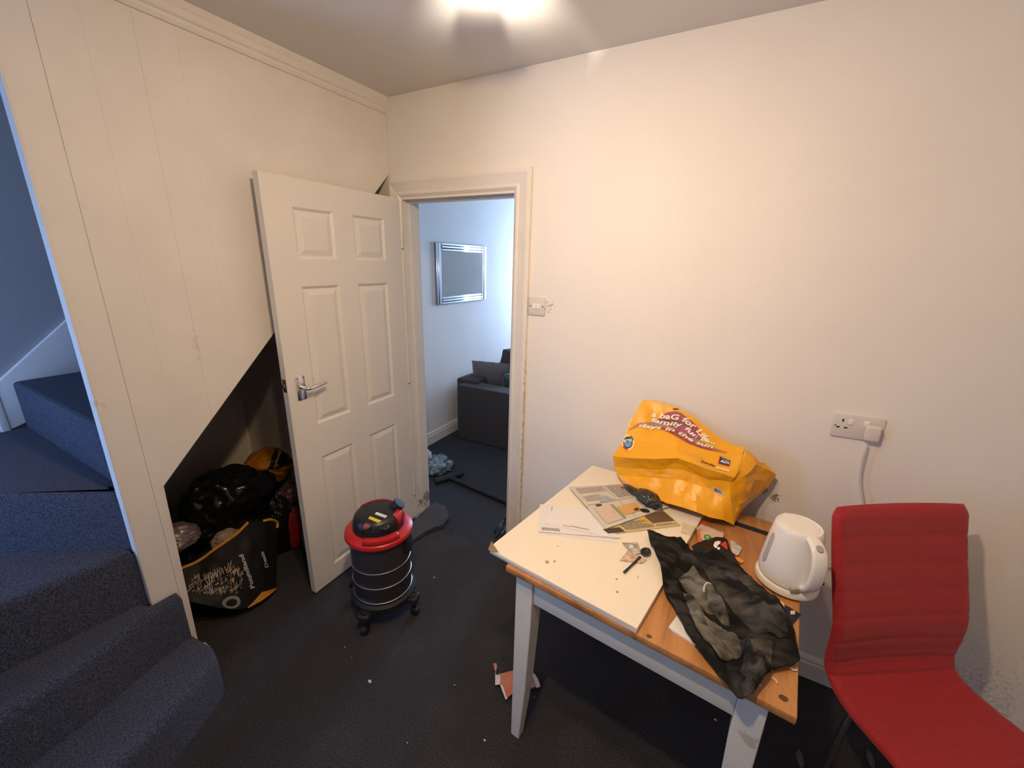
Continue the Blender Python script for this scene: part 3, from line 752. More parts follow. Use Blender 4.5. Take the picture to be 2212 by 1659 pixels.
# ================================================================== YELLOW CARRIER BAG LEANING ON THE WALL
M_yel = mat('yellow_bag_plastic', (.86, .40, .010), .38, var=.06, vscale=6, bump=.12, bscale=40)
yb = thing('carrier_bag', 'large yellow printed carrier bag leaning on the wall on the table', 'bag', (1.65, -.2, .77))
def Z(u, v): return (1300+u/5.267, 850+v/5.267)
def row(pts): return [P(*Z(u, v), 'y', y) for u, v, y in pts]
T = row([(470, 70, -.025), (640, 95, -.022), (830, 150, -.022), (1010, 245, -.03), (1180, 385, -.045), (1330, 505, -.06), (1520, 600, -.08), (1630, 605, -.10)])
Mi = row([(320, 320, -.10), (520, 350, -.09), (720, 380, -.085), (900, 440, -.09), (1080, 540, -.11), (1250, 640, -.12), (1430, 720, -.13), (1600, 700, -.135)])
M2 = row([(230, 560, -.17), (420, 560, -.165), (640, 590, -.175), (850, 620, -.18), (1020, 680, -.18), (1200, 760, -.185), (1380, 820, -.19), (1560, 800, -.18)])
F = row([(125, 712, -.215), (330, 735, -.225), (600, 745, -.235), (860, 735, -.235), (1020, 790, -.25), (1200, 860, -.26), (1370, 910, -.255), (1510, 960, -.235)])
front, fS, fN = grid_surface('front_panel', [T, Mi, M2, F], M_yel, yb, 8, .006, 14, .4)
G = row([(145, 830, -.205), (340, 855, -.205), (600, 865, -.208), (880, 860, -.212), (1040, 915, -.222), (1200, 960, -.232), (1360, 985, -.235), (1450, 1010, -.232)])
B1 = row([(185, 930, -.208), (380, 942, -.208), (640, 962, -.212), (930, 990, -.220), (1060, 1030, -.230), (1210, 1085, -.240), (1360, 1150, -.245), (1465, 1190, -.245)])
Bt = row([(250, 1020, -.222), (450, 1100, -.255), (720, 1240, -.295), (930, 1300, -.305), (1080, 1350, -.305), (1230, 1410, -.29), (1380, 1440, -.275), (1505, 1495, -.255)])
for q in Bt[:5]: q.z = max(q.z, ZB+.001)
bottom, _, _ = grid_surface('bottom_panel', [F, G, B1, Bt], M_yel, yb, 8, .008, 13, .22)
S0 = [F[-1], G[-1], B1[-1], Bt[-1]]
S1 = row([(1600, 800, -.17), (1640, 930, -.19), (1610, 1130, -.20), (1530, 1430, -.22)])
S2 = row([(1650, 660, -.12), (1760, 800, -.135), (1720, 1080, -.14), (1590, 1340, -.16)])
S3 = row([(1800, 780, -.09), (1870, 850, -.10), (1800, 1060, -.10), (1650, 1270, -.12)])
S4 = row([(1860, 790, -.05), (1985, 925, -.05), (1900, 1060, -.06), (1720, 1210, -.08)])
side, _, _ = grid_surface('side_panel', [S0, S1, S2, S3, S4], M_yel, yb, 8, .008, 13, .22)
top_fill = [F[-1], M2[-1], Mi[-1], T[-1]]
gus, _, _ = grid_surface('gusset', [[S0[0], S1[0], S2[0], S3[0]], [M2[-1], Mi[-1].lerp(S1[0], .5), S2[0].lerp(Mi[-1], .3), S3[0].lerp(T[-1], .2)], [Mi[-1], Mi[-1].lerp(S2[0], .5), T[-1].lerp(S2[0], .6), T[-1].lerp(S3[0], .55)]], M_yel, yb, 4, .003, 24, .6)
back_y = [Vector((p.x, min(p.y+.006, -.012), p.z)) for p in T]; low = [Vector((p.x, -.035, ZB+.01)) for p in T]
grid_surface('back_panel', [T, [a.lerp(b, .5) for a, b in zip(T, low)], low], M_yel, yb, 3)
lft, _, _ = grid_surface('side_fold', [[T[0], Mi[0], M2[0], F[0], G[0], B1[0], Bt[0]], [T[0]+Vector((.02, .008, -.06)), low[0].lerp(T[0], .7), low[0].lerp(T[0], .5)+Vector((.01, -.02, 0)), low[0]+Vector((.0, -.05, .09)), low[0]+Vector((0, -.05, .06)), low[0]+Vector((0, -.06, .03)), low[0]+Vector((0, -.09, 0))]], M_yel, yb, 4)
BV = bvh_of(front, bottom, side, gus)
def zz(l): return [Z(*q) for q in l]
Pr = lambda n, c, r=.5: mat('print_'+n, c, r)
# purple sun and brown bands behind the lettering
dome = [(600, 330), (690, 250), (760, 212), (830, 203), (900, 222), (980, 280), (1050, 340), (1100, 400), (1125, 470), (1130, 530), (1060, 520), (900, 470), (760, 400)]
def poly_on(name, pts, m, par, off):
    xs = [p[0] for p in pts]; ys = [p[1] for p in pts]
    return patch(name, lambda u, v: on_surf(BV, *Z(u, v), off), m, par, pts)
poly_on('print_dome', dome, Pr('plum', (.33, .055, .10)), front, .0018)
def band(name, base, wd, m, off):
    vs = []; fs = []; n = 40
    for k in range(n+1):
        x, y, dx, dy = along(base, k/n); h = wd*math.sin(pi*min(max(k/n, .02), .98))**.6
        for s in (-1, 0, 1): vs.append(on_surf(BV, *Z(x+dy*h*s, y-dx*h*s), off))
    for k in range(n): fs += [(3*k, 3*k+1, 3*k+4, 3*k+3), (3*k+1, 3*k+2, 3*k+5, 3*k+4)]
    return from_py(name, vs, fs, m, front, recalc=False)
band('print_band', [(310, 415), (430, 350), (600, 350), (800, 430), (1000, 545), (1200, 620), (1420, 675)], 30, Pr('ochre', (.50, .18, .03)), .0020)
band('print_band', [(360, 375), (470, 340), (640, 350), (840, 415), (1010, 510), (1180, 590), (1340, 650)], 18, Pr('grey_mauve', (.28, .22, .22)), .0023)
band('print_band', [(640, 310), (740, 300), (880, 325), (1000, 400), (1110, 480)], 18, Pr('brown', (.20, .07, .07)), .0022)
band('print_band', [(560, 375), (700, 400), (850, 470), (1000, 560), (1150, 620), (1300, 655)], 14, Pr('plum', (.33, .055, .10)), .0025)
M_ltr = mat('print_cream', (.85, .78, .66), .5)
ray_text('lettering', 'a baG for Life...', BV, zz([(558, 268), (690, 292), (890, 312), (950, 345), (1060, 425), (1110, 490), (1180, 555), (1280, 590)]), 12.5, M_ltr, front, .0048, .2, .03)
ray_text('lettering', 'family fun &', BV, zz([(555, 340), (720, 375), (920, 402), (970, 455), (1060, 530), (1210, 585)]), 12, M_ltr, front, .0048, .2, .03)
ray_text('lettering', 'days in the sun', BV, zz([(420, 398), (560, 420), (700, 435), (810, 455), (900, 505), (1010, 570), (1100, 610), (1255, 648)]), 11, M_ltr, front, .0048, .2, .03)
ray_text('lettering', 'Everyday', BV, zz([(1126, 795), (1180, 812), (1282, 848)]), 6.5, mat('print_black', (.015, .012, .012), .5), front, .002, 0, .02)
lg = ray_quad(BV, [Z(1338, 714), Z(1470, 766), Z(1450, 838), Z(1322, 800)], .0022)
patch('logo_border', lg, Pr('orange_red', (.55, .06, .02)), front, SQ)
lg2 = ray_quad(BV, [Z(1348, 722), Z(1462, 768), Z(1444, 830), Z(1332, 796)], .0028)
patch('logo_field', lg2, Pr('navy', (.012, .014, .05)), front, SQ)
text_on('lettering', 'ALDI', lambda u, v: ray_quad(BV, [Z(1352, 754), Z(1450, 786), Z(1444, 814), Z(1344, 784)], .0034)(u, v), mat('print_white', (.85, .85, .85), .5), front, 0, .04)
for k in range(3):
    f3 = ray_quad(BV, [Z(1362, 728+k*7), Z(1452, 764+k*7), Z(1450, 768+k*7), Z(1360, 732+k*7)], .0034)
    patch('logo_stripe', f3, Pr('sky', (.10, .30, .60)), front, SQ)
patch('print_bar', ray_quad(BV, [Z(1300, 832), Z(1450, 872), Z(1448, 896), Z(1292, 856)], .002), Pr('pale_yellow', (.88, .62, .20)), front, SQ)
bc = ray_quad(BV, [Z(1262, 1053), Z(1372, 1098), Z(1382, 1170), Z(1272, 1118)], .002)
patch('barcode_label', bc, Pr('grey_white', (.60, .57, .50)), bottom, SQ)
bars = []; x = .12
while x < .88:
    wd = random.choice((.015, .03, .045)); bars.append((x, .2, x+wd, .85)); x += wd+random.choice((.02, .035))
quads_on('barcode', bars, ray_quad(BV, [Z(1262, 1053), Z(1372, 1098), Z(1382, 1170), Z(1272, 1118)], .003), mat('print_black', (0, 0, 0)), bottom)
bdg = lambda off, k=1: (lambda u, v: on_surf(BV, *Z(298+(u-.5)*150*k, 560-(v-.5)*190*k), off))
ringp = [(.5+.5*math.cos(a), .5+.5*math.sin(a)) for a in [2*pi*k/28 for k in range(28)]]
patch('badge_ring', bdg(.0018), Pr('pale_yellow', (.88, .62, .20)), front, ringp)
patch('badge', bdg(.0024, .72), Pr('navy', (.012, .014, .05)), front, ringp)
patch('badge_sea', bdg(.0030, .66), Pr('sky', (.10, .30, .60)), front, [(.5+.45*math.cos(a), .5+.45*math.sin(a)) for a in [pi+pi*k/12 for k in range(13)]])
def arc(name, a0, a1, m):
    pts = [(.5+.5*math.cos(a0+(a1-a0)*k/8), .5+.5*math.sin(a0+(a1-a0)*k/8)) for k in range(9)]+[(.5+.38*math.cos(a1-(a1-a0)*k/8), .5+.38*math.sin(a1-(a1-a0)*k/8)) for k in range(9)]
    fn = bdg(.0032, .95); vs = [fn(*q) for q in pts]; fs = [(k, k+1, 16-k, 17-k) for k in range(8)]
    return from_py(name, vs, fs, m, front, recalc=False)
arc('badge_arc', .3, 1.2, Pr('green', (.03, .22, .05))); arc('badge_arc', 3.7, 4.7, Pr('red', (.55, .03, .02)))
text_on('lettering', 'BETTER', lambda u, v: on_surf(BV, *Z(250+u*95, 560-v*32-u*8), .0038), mat('print_white', (.85, .85, .85), .5), front, 0, .03)
patch('handle_slot', lambda u, v: on_surf(BV, *Z(805+u*70, 170+v*16), .002), mat('slot_dark', (.10, .02, .01), .8), front)

# ================================================================== PAPERS ON THE BOARD
M_pap = mat('white_paper', (.72, .70, .72), .7)
M_ink = mat('grey_ink', (.20, .19, .19), .8)
M_news = mat('newsprint', (.60, .56, .50), .8, var=.05, vscale=20)
def zq(z):
    return lambda u, v: P(u, v, 'z', z)
def Y7(u, v): return (1040+u/3.95, 1000+v/3.95)
def paper(name, label, cat, corners, z, m, group=None, curl=.0, thick=.0012, rnd=0):
    c = [P(*Y7(*q), 'z', z) for q in corners]
    o = sheet(name, [(p.x, p.y) for p in c], lambda x, y: z+curl*noise.noise(Vector((x*14+rnd, y*14, 0))), m, None, .03, thick, smooth=True)
    tag(o, label, cat, group)
    def fn(u, v, dz=.0012):
        p = (c[3]*(1-u)+c[2]*u)*(1-v)+(c[0]*(1-u)+c[1]*u)*v
        return Vector((p.x, p.y, z+curl*noise.noise(Vector((p.x*14+rnd, p.y*14, 0)))+dz))
    return o, fn
def child_of(o, par): return o
o, f = paper('envelope', 'white envelope at the bottom of the pile of post', 'envelope', [(500, 375), (980, 420), (1158, 680), (484, 598)], ZB+.0016, M_pap, None, 0, .0014)
o, f = paper('letter', 'sheet of post sticking out past the envelope towards the sugar packets', 'letter', [(620, 470), (1000, 480), (1195, 640), (640, 600)], ZB+.0032, M_pap, None, 0)
o, f = paper('letter', 'white letter with a small printed address line in the pile of post', 'letter', [(500, 352), (930, 400), (1170, 640), (486, 585)], ZB+.0050, M_pap, None, 0)
q1 = quads_on('print', words_block(.04, .06, .28, .16, 3, .5), lambda u, v: f(u, v), M_ink, o)
o, f = paper('letter', 'topmost white letter of the pile of post with an orange mark', 'letter', [(585, 362), (905, 405), (1085, 632), (545, 515)], ZB+.0068, mat('white_paper_top', (.74, .715, .73), .7), None, .001)
quads_on('print', [(.28, .06, .40, .085)], f, mat('print_orange', (.75, .30, .03), .7), o)
quads_on('print', words_block(.42, .10, .72, .16, 2, .4), f, M_ink, o); quads_on('print', words_block(.05, .70, .08, .95, 5, .5), f, M_ink, o)
# brown and yellow magazine under the newspaper
o, f = paper('magazine', 'brown and yellow magazine sticking out from under the newspaper', 'magazine', [(900, 480), (1560, 410), (1700, 530), (1075, 610)], ZB+.0040, mat('magazine_page', (.58, .47, .25), .6), None, 0, .003)
quads_on('print_photo', [(.68, .30, .985, .97)], f, mat('photo_brown', (.13, .082, .045), .6), o)
quads_on('print_photo', [(.02, .02, .24, .30)], f, mat('photo_dark', (.06, .04, .03), .6), o)
quads_on('print_strip', [(.60, .22, .68, .97)], f, mat('print_gold', (.72, .45, .04), .6), o)
quads_on('print', words_block(.28, .10, .66, .60, 9, .45)+words_block(.70, .1, .96, .24, 2, .4), lambda u, v: f(u, v, .0016), M_ink, o)
# open newspaper, upper and lower half with a fold
NWZ = ZB+.0105
o, f = paper('newspaper', 'open newspaper with printed columns and coloured adverts in front of the yellow bag', 'newspaper', [(752, 205), (1330, 170), (1600, 370), (1060, 560)], NWZ, M_news, None, .0022, .0035)
n_ = lambda u, v: f(u, v, .0018)
quads_on('print', words_block(.06, .80, .44, .96, 6, .4)+words_block(.50, .56, .96, .97, 16, .45)+words_block(.06, .58, .30, .74, 6, .4), n_, mat('news_ink', (.36, .33, .31), .8), o)
quads_on('print_rule', [(.02, .495, .98, .503), (.465, .05, .47, .97)], n_, mat('news_rule', (.36, .31, .30), .8), o)
for k in range(9):
    a, b = random.uniform(.24, .44), random.uniform(.52, .64)
    patch('print_bubble', lambda u, v, a=a, b=b: f(a+(u-.5)*.055, b+(v-.5)*.075, .0020+.0001*k), mat('print_bluegrey', (.36, .42, .46), .7), o, n=12)
quads_on('print_photo', [(.36, .12, .64, .34)], n_, mat('print_peach', (.62, .36, .13), .6), o)
quads_on('print_photo', [(.06, .06, .30, .42)], n_, mat('print_rose', (.60, .48, .42), .6), o)
quads_on('print', words_block(.08, .09, .28, .39, 9, .4), lambda u, v: f(u, v, .0022), mat('news_ink', (.36, .33, .31), .8), o)
quads_on('print_strip', [(.31, .06, .345, .42)], n_, mat('print_olive', (.26, .30, .12), .6), o)
for (a, b, c_, d_), cl in zip([(.40, .16, .46, .24), (.48, .22, .52, .30), (.52, .14, .60, .20), (.12, .44, .20, .48), (.40, .26, .46, .32)], [(.5, .06, .04), (.10, .16, .40), (.05, .03, .02), (.05, .3, .35), (.8, .7, .6)]):
    quads_on('print_ad', [(a, b, c_, d_)], lambda u, v: f(u, v, .0024), mat('print_ad%.2f' % cl[0], cl, .6), o)
quads_on('print', words_block(.68, .12, .95, .40, 8, .4), n_, mat('news_ink', (.36, .33, .31), .8), o)
patch('print_oval', lambda u, v: P(*Y7(1350+u*90, 420-v*32), 'z', NWZ+.0045), mat('print_black', (.01, .01, .01)), o, [(0, .7), (.15, 1), (.5, .95), (.85, .6), (1, .15), (.7, 0), (.3, .15)])
# dark plastic bag pushed against the yellow bag
M_foil = mat('dark_clear_plastic', (.035, .033, .030), .22, var=.4, vscale=60, coat=.5)
dp = thing('plastic_packet', 'crumpled dark see-through plastic packet lying on the newspaper', 'packet', (1.55, -.3, NWZ))
c0 = P(1402, 1078, 'z', NWZ+.02); rotm = Matrix.Rotation(-.55, 3, 'Z').to_4x4()
blob('bag_body', c0+Vector((-.005, .0, .004)), (.058, .032, .024), M_foil, dp, .5, 4, 3, 4, NWZ+.003, M=rotm)
c1 = P(1368, 1060, 'z', NWZ+.015)
blob('bag_neck', c1, (.045, .014, .014), M_foil, dp, .5, 4, 5, 4, NWZ+.003, M=rotm)
M_or = mat('orange_plastic', (.85, .27, .02), .5)
for u, v, r in ((1343, 1050, .008), (1440, 1085, .012), (1434, 1075, .008)):
    q = P(u, v, 'z', NWZ+.012); blob('torn_corner', q, (r, r*.7, r*.6), M_or, dp, .5, 3, u, 2)
# sugar sachets and spoon
M_sach = mat('sachet_paper', (.62, .52, .44), .6, col2=(.50, .28, .14), vscale=70)
def sachet(label, corners, z, seed, m=M_sach):
    c = [P(*Y7(*q), 'z', z) for q in corners]; n = 8; vs = []; fs = []
    for sgn in (1, -1):
        for j in range(n+1):
            for i in range(n+1):
                u, v = i/n, j/n; p = (c[3]*(1-u)+c[2]*u)*(1-v)+(c[0]*(1-u)+c[1]*u)*v
                hgt = .005*(16*u*(1-u)*v*(1-v))**.5*(1 if sgn > 0 else .25)
                vs.append((p.x, p.y, z+.002+sgn*hgt+.0008*noise.noise(p*80)))
    for sgn in (0, 1):
        b = sgn*(n+1)**2
        for j in range(n):
            for i in range(n): a = b+j*(n+1)+i; fs.append((a, a+1, a+n+2, a+n+1))
    return tag(from_py('sugar_sachet', vs, fs, m, None, .6), label, 'sachet', 'sugar sachets under the spoon')
sachet('brown and white sugar sachet lying under the spoon handle', [(1245, 755), (1410, 830), (1370, 862), (1180, 835)], ZB+.001, 1)
sachet('pale crumpled sugar sachet lying beside the spoon bowl', [(1200, 685), (1330, 680), (1370, 770), (1300, 790)], ZB+.003, 2, mat('sachet_pale', (.66, .60, .52), .6, col2=(.25, .22, .2), vscale=60))
sp = thing('spoon', 'black plastic spoon lying on the white board', 'spoon', (1.63, -.7, ZB))
sA, sB, sC = P(*Y7(1215, 935), 'z', ZB+.006), P(*Y7(1355, 800), 'z', ZB+.010), P(*Y7(1400, 760), 'z', ZB+.010)
dv = (sC-sA).normalized(); pv = Vector((-dv.y, dv.x, 0)).normalized()
bm = bmesh.new()
for t0, t1 in ((0, 1),):
    rs = []
    for k in range(9):
        t = k/8; p = sA.lerp(sB, t); wd = .0045-.0012*math.sin(pi*t); rs.append([bm.verts.new(p+pv*wd*s+Vector((0, 0, zz_))) for s, zz_ in ((-1, 0), (-.5, .002), (.5, .002), (1, 0), (0, -.001))])
    for A, B in zip(rs, rs[1:]):
        for k in range(5): bm.faces.new((A[k], A[(k+1) % 5], B[(k+1) % 5], B[k]))
    bm.faces.new(rs[0]); bm.faces.new(rs[-1])
from_bm('handle', bm, M_black, sp, smooth=.8)
vs = []; fs = []; n = 24
for k in range(6):
    rr = k/5
    for j in range(n): a = 2*pi*j/n; vs.append(sC+dv*(.021*rr*math.cos(a))+pv*(.0155*rr*math.sin(a))+Vector((0, 0, .005-.008*(1-rr*rr)-.002)))
for k in range(5):
    for j in range(n): fs.append((k*n+j, k*n+(j+1) % n, (k+1)*n+(j+1) % n, (k+1)*n+j))
ob = from_py('bowl', vs, fs, M_black, sp, smooth=True); s_ = ob.modifiers.new('thickness', 'SOLIDIFY'); s_.thickness = .0012
# beige napkin scrap, snack wrapper, crisp packet, lid and scraps behind the garment
def U(u, v): return (1440+u/9.217, 1080+v/9.217)
def scrap(name, label, cat, pts, z, m, amp=.003, thick=.0008, fr=40, group=None):
    c = [P(*U(*q), 'z', z) for q in pts]
    return tag(sheet(name, [(p.x, p.y) for p in c], lambda x, y: z+amp*(1+noise.noise(Vector((x*fr, y*fr, z*9)))), m, None, .007, thick), label, cat, group)
scrap('paper_napkin', 'small beige paper napkin on the edge of the white board', 'napkin', [(320, 450), (590, 540), (470, 705), (285, 650)], ZB+.001, mat('beige_tissue', (.62, .54, .38), .8), .002)
wr = scrap('snack_wrapper', 'pink and cream crumpled snack wrapper on the table', 'wrapper', [(585, 560), (680, 505), (800, 550), (960, 590), (1040, 660), (1140, 690), (1120, 760), (900, 770), (700, 845), (630, 860)], .753, mat('wrapper_cream', (.66, .52, .40), .45, col2=(.56, .40, .30), vscale=30), .006, .0008, 50)
wz = lambda x, y: .753+.006*(1+noise.noise(Vector((x*50, y*50, .753*9))))+.001
def on_wr(u, v):
    p = P(*U(u, v), 'z', .76); return Vector((p.x, p.y, wz(p.x, p.y)))
patch('print_band', lambda u, v: on_wr(600+u*95, 830-v*250), mat('print_salmon', (.55, .16, .08), .5), wr, [(.1, .9), (.25, 0), (.9, .0), (.7, 1)])
patch('print_spot', lambda u, v: on_wr(740+u*150, 790-v*110), mat('print_green', (.09, .15, .04), .5), wr)
patch('print_spot', lambda u, v: on_wr(775+u*80, 770-v*60), mat('print_pale', (.5, .5, .35), .5), wr)
patch('print_spot', lambda u, v: on_wr(645+u*70, 840-v*70), mat('print_pink', (.60, .07, .12), .5), wr)
scrap('red_scrap', 'small red scrap of packaging beside the white board edge', 'scrap', [(690, 455), (760, 480), (815, 520), (800, 552), (670, 490)], .752, mat('red_plastic', (.62, .05, .02), .5), .003)
M_crisp = mat('black_foil', (.008, .007, .007), .35, spec=.3)
cz = lambda x, y: .757+.012*(1+noise.noise(Vector((x*26, y*26, 3))))
cpts = [P(*U(*q), 'z', .77) for q in [(500, 910), (780, 800), (960, 735), (1150, 735), (1215, 800), (1290, 1030), (1400, 1200), (1480, 1290), (1300, 1330), (900, 1250), (600, 1100)]]
cp = tag(sheet('crisp_packet', [(p.x, p.y) for p in cpts], cz, M_crisp, None, .008, .001), 'glossy black snack packet with white and red marks half under the garment', 'packet')
def on_cp(u, v, d=.0015):
    p = P(*U(u, v), 'z', .77); return Vector((p.x, p.y, cz(p.x, p.y)+d))
patch('print_white', lambda u, v: on_cp(930+u*150, 975-v*155), mat('print_white', (.8, .8, .8)), cp, [(.0, .5), (.2, .9), (.6, 1), (1, .95), (.85, .55), (.6, .45), (.45, .1), (.2, .15)])
patch('print_red', lambda u, v: on_cp(1065+u*150, 1015-v*200, .002), mat('print_crimson', (.62, .04, .05), .4), cp, [(0, .6), (.35, .8), (.65, 1), (.85, .8), (1, .1), (.8, .02), (.3, .3)])
patch('print_white', lambda u, v: on_cp(1000+u*60, 1000-v*50), mat('print_white', (.8, .8, .8)), cp)
lidp = [P(*U(*q), 'z', .754) for q in [(1270, 830), (1310, 820), (1430, 910), (1490, 980), (1440, 1100), (1390, 1125), (1310, 1080), (1270, 960)]]
lid_ = tag(sheet('foil_lid', [(p.x, p.y) for p in lidp], lambda x, y: .754+.004*(1+noise.noise(Vector((x*60, y*60, 0)))), mat('silver_lid', (.62, .60, .60), .35, .3), None, .006, .0008), 'grey white peeled lid lying beside the black snack packet', 'lid')
scrap('orange_scrap', 'small orange scrap of packaging near the kettle', 'scrap', [(1360, 1140), (1440, 1160), (1545, 1235), (1490, 1275), (1420, 1230)], .752, M_or, .003)

# packet under the kettle
def W4(u, v): return (1600+u/6.143, 1070+v/6.143)
pk = [P(*W4(*q), 'z', .753) for q in [(430, 1390), (640, 1480), (800, 1580), (690, 1720), (560, 1680), (400, 1560)]]
o = tag(sheet('food_packet', [(p.x, p.y) for p in pk], lambda x, y: .7535, mat('navy_card', (.015, .014, .04), .4), None, .01, .002), 'dark navy and cream packet sticking out below the kettle', 'packet')
patch('print_disc', lambda u, v: P(*W4(440+u*140, 1540-v*140), 'z', .7548), mat('print_cream2', (.70, .60, .42), .5), o)
patch('print_mark', lambda u, v: P(*W4(490+u*60, 1510-v*60), 'z', .7556), mat('print_violet', (.10, .10, .30), .5), o, [(0, .3), (.3, 0), (1, .5), (.8, 1), (.6, .4), (.3, .4)])
patch('print_mark', lambda u, v: P(*W4(660+u*60, 1580-v*50), 'z', .7548), mat('print_cream2', (.70, .60, .42), .5), o, SQ)

# white tray half under the garment
def V8(u, v): return (1300+u/3.607, 1080+v/3.607)
tr = [P(*V8(*q), 'z', .757) for q in [(590, 895), (640, 930), (760, 1060), (760, 1135), (690, 1100), (545, 1010), (523, 985)]]
tag(sheet('white_tray', [(p.x, p.y) for p in tr], lambda x, y: .757, mat('white_tray_plastic', (.76, .72, .70), .5), None, .012, .006), 'white plastic tray showing from under the black garment', 'tray')

# ================================================================== BLACK GARMENT THROWN OVER THE TABLE
def streaky(name, c1, c2, lo=.40, hi=.66):  # pale and dark streaks: faded cloth plus painted light and shade of folds
    m = mat(name, c1, .9, bump=.3, bscale=500, spec=.2); nt, N, L, b = nodes_of(m); g = N.new('ShaderNodeNewGeometry')
    mp = N.new('ShaderNodeMapping'); mp.inputs['Rotation'].default_value = (0, 0, .83); mp.inputs['Scale'].default_value = (9, 30, 25)
    L.new(g.outputs['Position'], mp.inputs[0])
    n = N.new('ShaderNodeTexNoise'); n.inputs['Scale'].default_value = 1; n.inputs['Detail'].default_value = 7; n.inputs['Distortion'].default_value = .6
    L.new(mp.outputs[0], n.inputs['Vector']); r = N.new('ShaderNodeValToRGB')
    r.color_ramp.elements[0].position = lo; r.color_ramp.elements[1].position = hi
    r.color_ramp.elements[0].color = (*c2, 1); r.color_ramp.elements[1].color = (*c1, 1)
    L.new(n.outputs['Fac'], r.inputs[0]); L.new(r.outputs[0], b.inputs['Base Color']); return m
M_gar = streaky('faded_shaded_black', (.040, .038, .036), (.0045, .0045, .0045), .45, .72)
M_gar2 = streaky('faded_shaded_grey', (.20, .185, .155), (.022, .021, .020), .34, .66)
M_gar3 = streaky('faded_shaded_mid', (.085, .080, .072), (.009, .009, .009), .38, .68)
def table_z(x, y): return ZB if False else .752
ga_ = thing('garment', 'crumpled faded black garment thrown over the end of the table', 'clothing', (1.85, -.7, .75))
brd = [Vector(p) for p in outl]
def board_under(x, y):
    # board edge b2 -> far_r : left of it the garment lies on the board
    d = (far_r-b2); s = (d.x*(y-b2.y)-d.y*(x-b2.x))/d.length
    return .752+.0185*min(1, max(0, s/.02+.5))
def folds(ridges):
    R2 = []
    for pts, amp, wd in ridges:
        q = [P(*V8(*a), 'z', .78) for a in pts]; R2.append(([Vector((a.x, a.y)) for a in q], amp, wd))
    def h(x, y):
        p = Vector((x, y)); s = 0
        for q, amp, wd in R2:
            best = 9
            for a, b in zip(q, q[1:]):
                ab = b-a; t = max(0, min(1, (p-a).dot(ab)/ab.length_squared)); best = min(best, (p-(a+ab*t)).length)
            s += amp*math.exp(-(best/wd)**2)
        return s
    return h
hA = folds([([(420, 400), (560, 760), (760, 1080), (960, 1280)], .012, .03), ([(690, 420), (800, 640), (960, 900)], .014, .022), ([(880, 430), (1060, 600), (1250, 760), (1400, 980)], .030, .028), ([(980, 680), (1150, 850), (1280, 1080)], .026, .03), ([(1150, 1150), (1250, 1330)], .022, .03), ([(1330, 900), (1450, 1150)], .028, .03)])
def hmain(x, y):
    edge = 0
    a_, b_ = (x*.67-y*.74), (x*.74+y*.67)          # along and across the cloth
    wv = noise.noise(Vector((a_*6, b_*6, 2)))*.25
    z = max(board_under(x, y), .752)+.005+hA(x, y)+.013*(1-2*abs(noise.noise(Vector((a_*5+wv, b_*22+wv*3, 1)))))+.006*(1-2*abs(noise.noise(Vector((a_*13, b_*50+wv*5, 5)))))+.002*noise.noise(Vector((x*90, y*90, 1)))
    z = max(z, board_under(x, y)+.004)
    return z
main = [(350, 262), (470, 290), (560, 315), (680, 325), (700, 385), (820, 410), (960, 450), (1080, 510), (1150, 600), (1260, 690), (1330, 800), (1400, 900), (1480, 960), (1500, 1060), (1520, 1180), (1545, 1245), (1460, 1280), (1330, 1300), (1300, 1350), (1240, 1420), (1180, 1490), (1110, 1510), (1040, 1470), (960, 1390), (840, 1250), (740, 1120), (660, 1010), (610, 930), (560, 830), (510, 760), (480, 670), (445, 520), (400, 420)]
c = [P(*V8(*q), 'z', .775) for q in main]
sheet('body', [(p.x, p.y) for p in c], hmain, M_gar, ga_, .009, .004)
def layer(name, pts, ridges, m, lift):
    hB = folds(ridges); c = [P(*V8(*q), 'z', .79) for q in pts]; o2 = [Vector((p.x, p.y)) for p in c]
    cx = sum((p for p in o2), Vector((0, 0)))/len(o2)
    def h(x, y):
        p = Vector((x, y)); best = 9
        for a, b in zip(o2, o2[1:]+o2[:1]):
            ab = b-a; t = max(0, min(1, (p-a).dot(ab)/ab.length_squared)); best = min(best, (p-(a+ab*t)).length)
        return hmain(x, y)+.0035+lift*min(1, best/.02)**.6+hB(x, y)*min(1, best/.012)+.004*(1-2*abs(noise.noise(Vector(((x*.67-y*.74)*14, (x*.74+y*.67)*60, 4)))))
    return sheet(name, [(p.x, p.y) for p in o2], h, m, ga_, .007, .003)
layer('sleeve', [(640, 690), (700, 720), (760, 800), (850, 900), (960, 990), (1050, 1040), (1075, 1100), (1098, 1165), (1090, 1192), (1030, 1185), (960, 1205), (905, 1195), (860, 1130), (790, 1030), (740, 960), (690, 860), (665, 780)], [([(690, 760), (800, 920), (930, 1040), (1040, 1120)], .018, .012), ([(720, 850), (830, 1020), (930, 1150)], .012, .010), ([(780, 920), (900, 1080)], -.010, .008)], M_gar2, .012)
layer('sleeve', [(600, 590), (680, 520), (720, 500), (790, 590), (860, 640), (905, 730), (960, 800), (1005, 930), (950, 920), (890, 850), (830, 830), (760, 760), (690, 690), (640, 660)], [([(690, 570), (800, 690), (950, 880)], .016, .010), ([(660, 640), (780, 740)], .010, .009)], M_gar2, .010)
layer('back_panel', [(790, 490), (900, 500), (1000, 560), (1110, 600), (1200, 680), (1290, 790), (1370, 900), (1430, 1010), (1440, 1080), (1380, 1090), (1290, 1060), (1180, 990), (1080, 900), (990, 800), (900, 690), (830, 580)], [([(860, 560), (1010, 690), (1180, 860), (1330, 1010)], .016, .016), ([(940, 560), (1120, 690), (1290, 880)], .014, .013), ([(900, 620), (1100, 800)], -.010, .009)], M_gar3, .010)
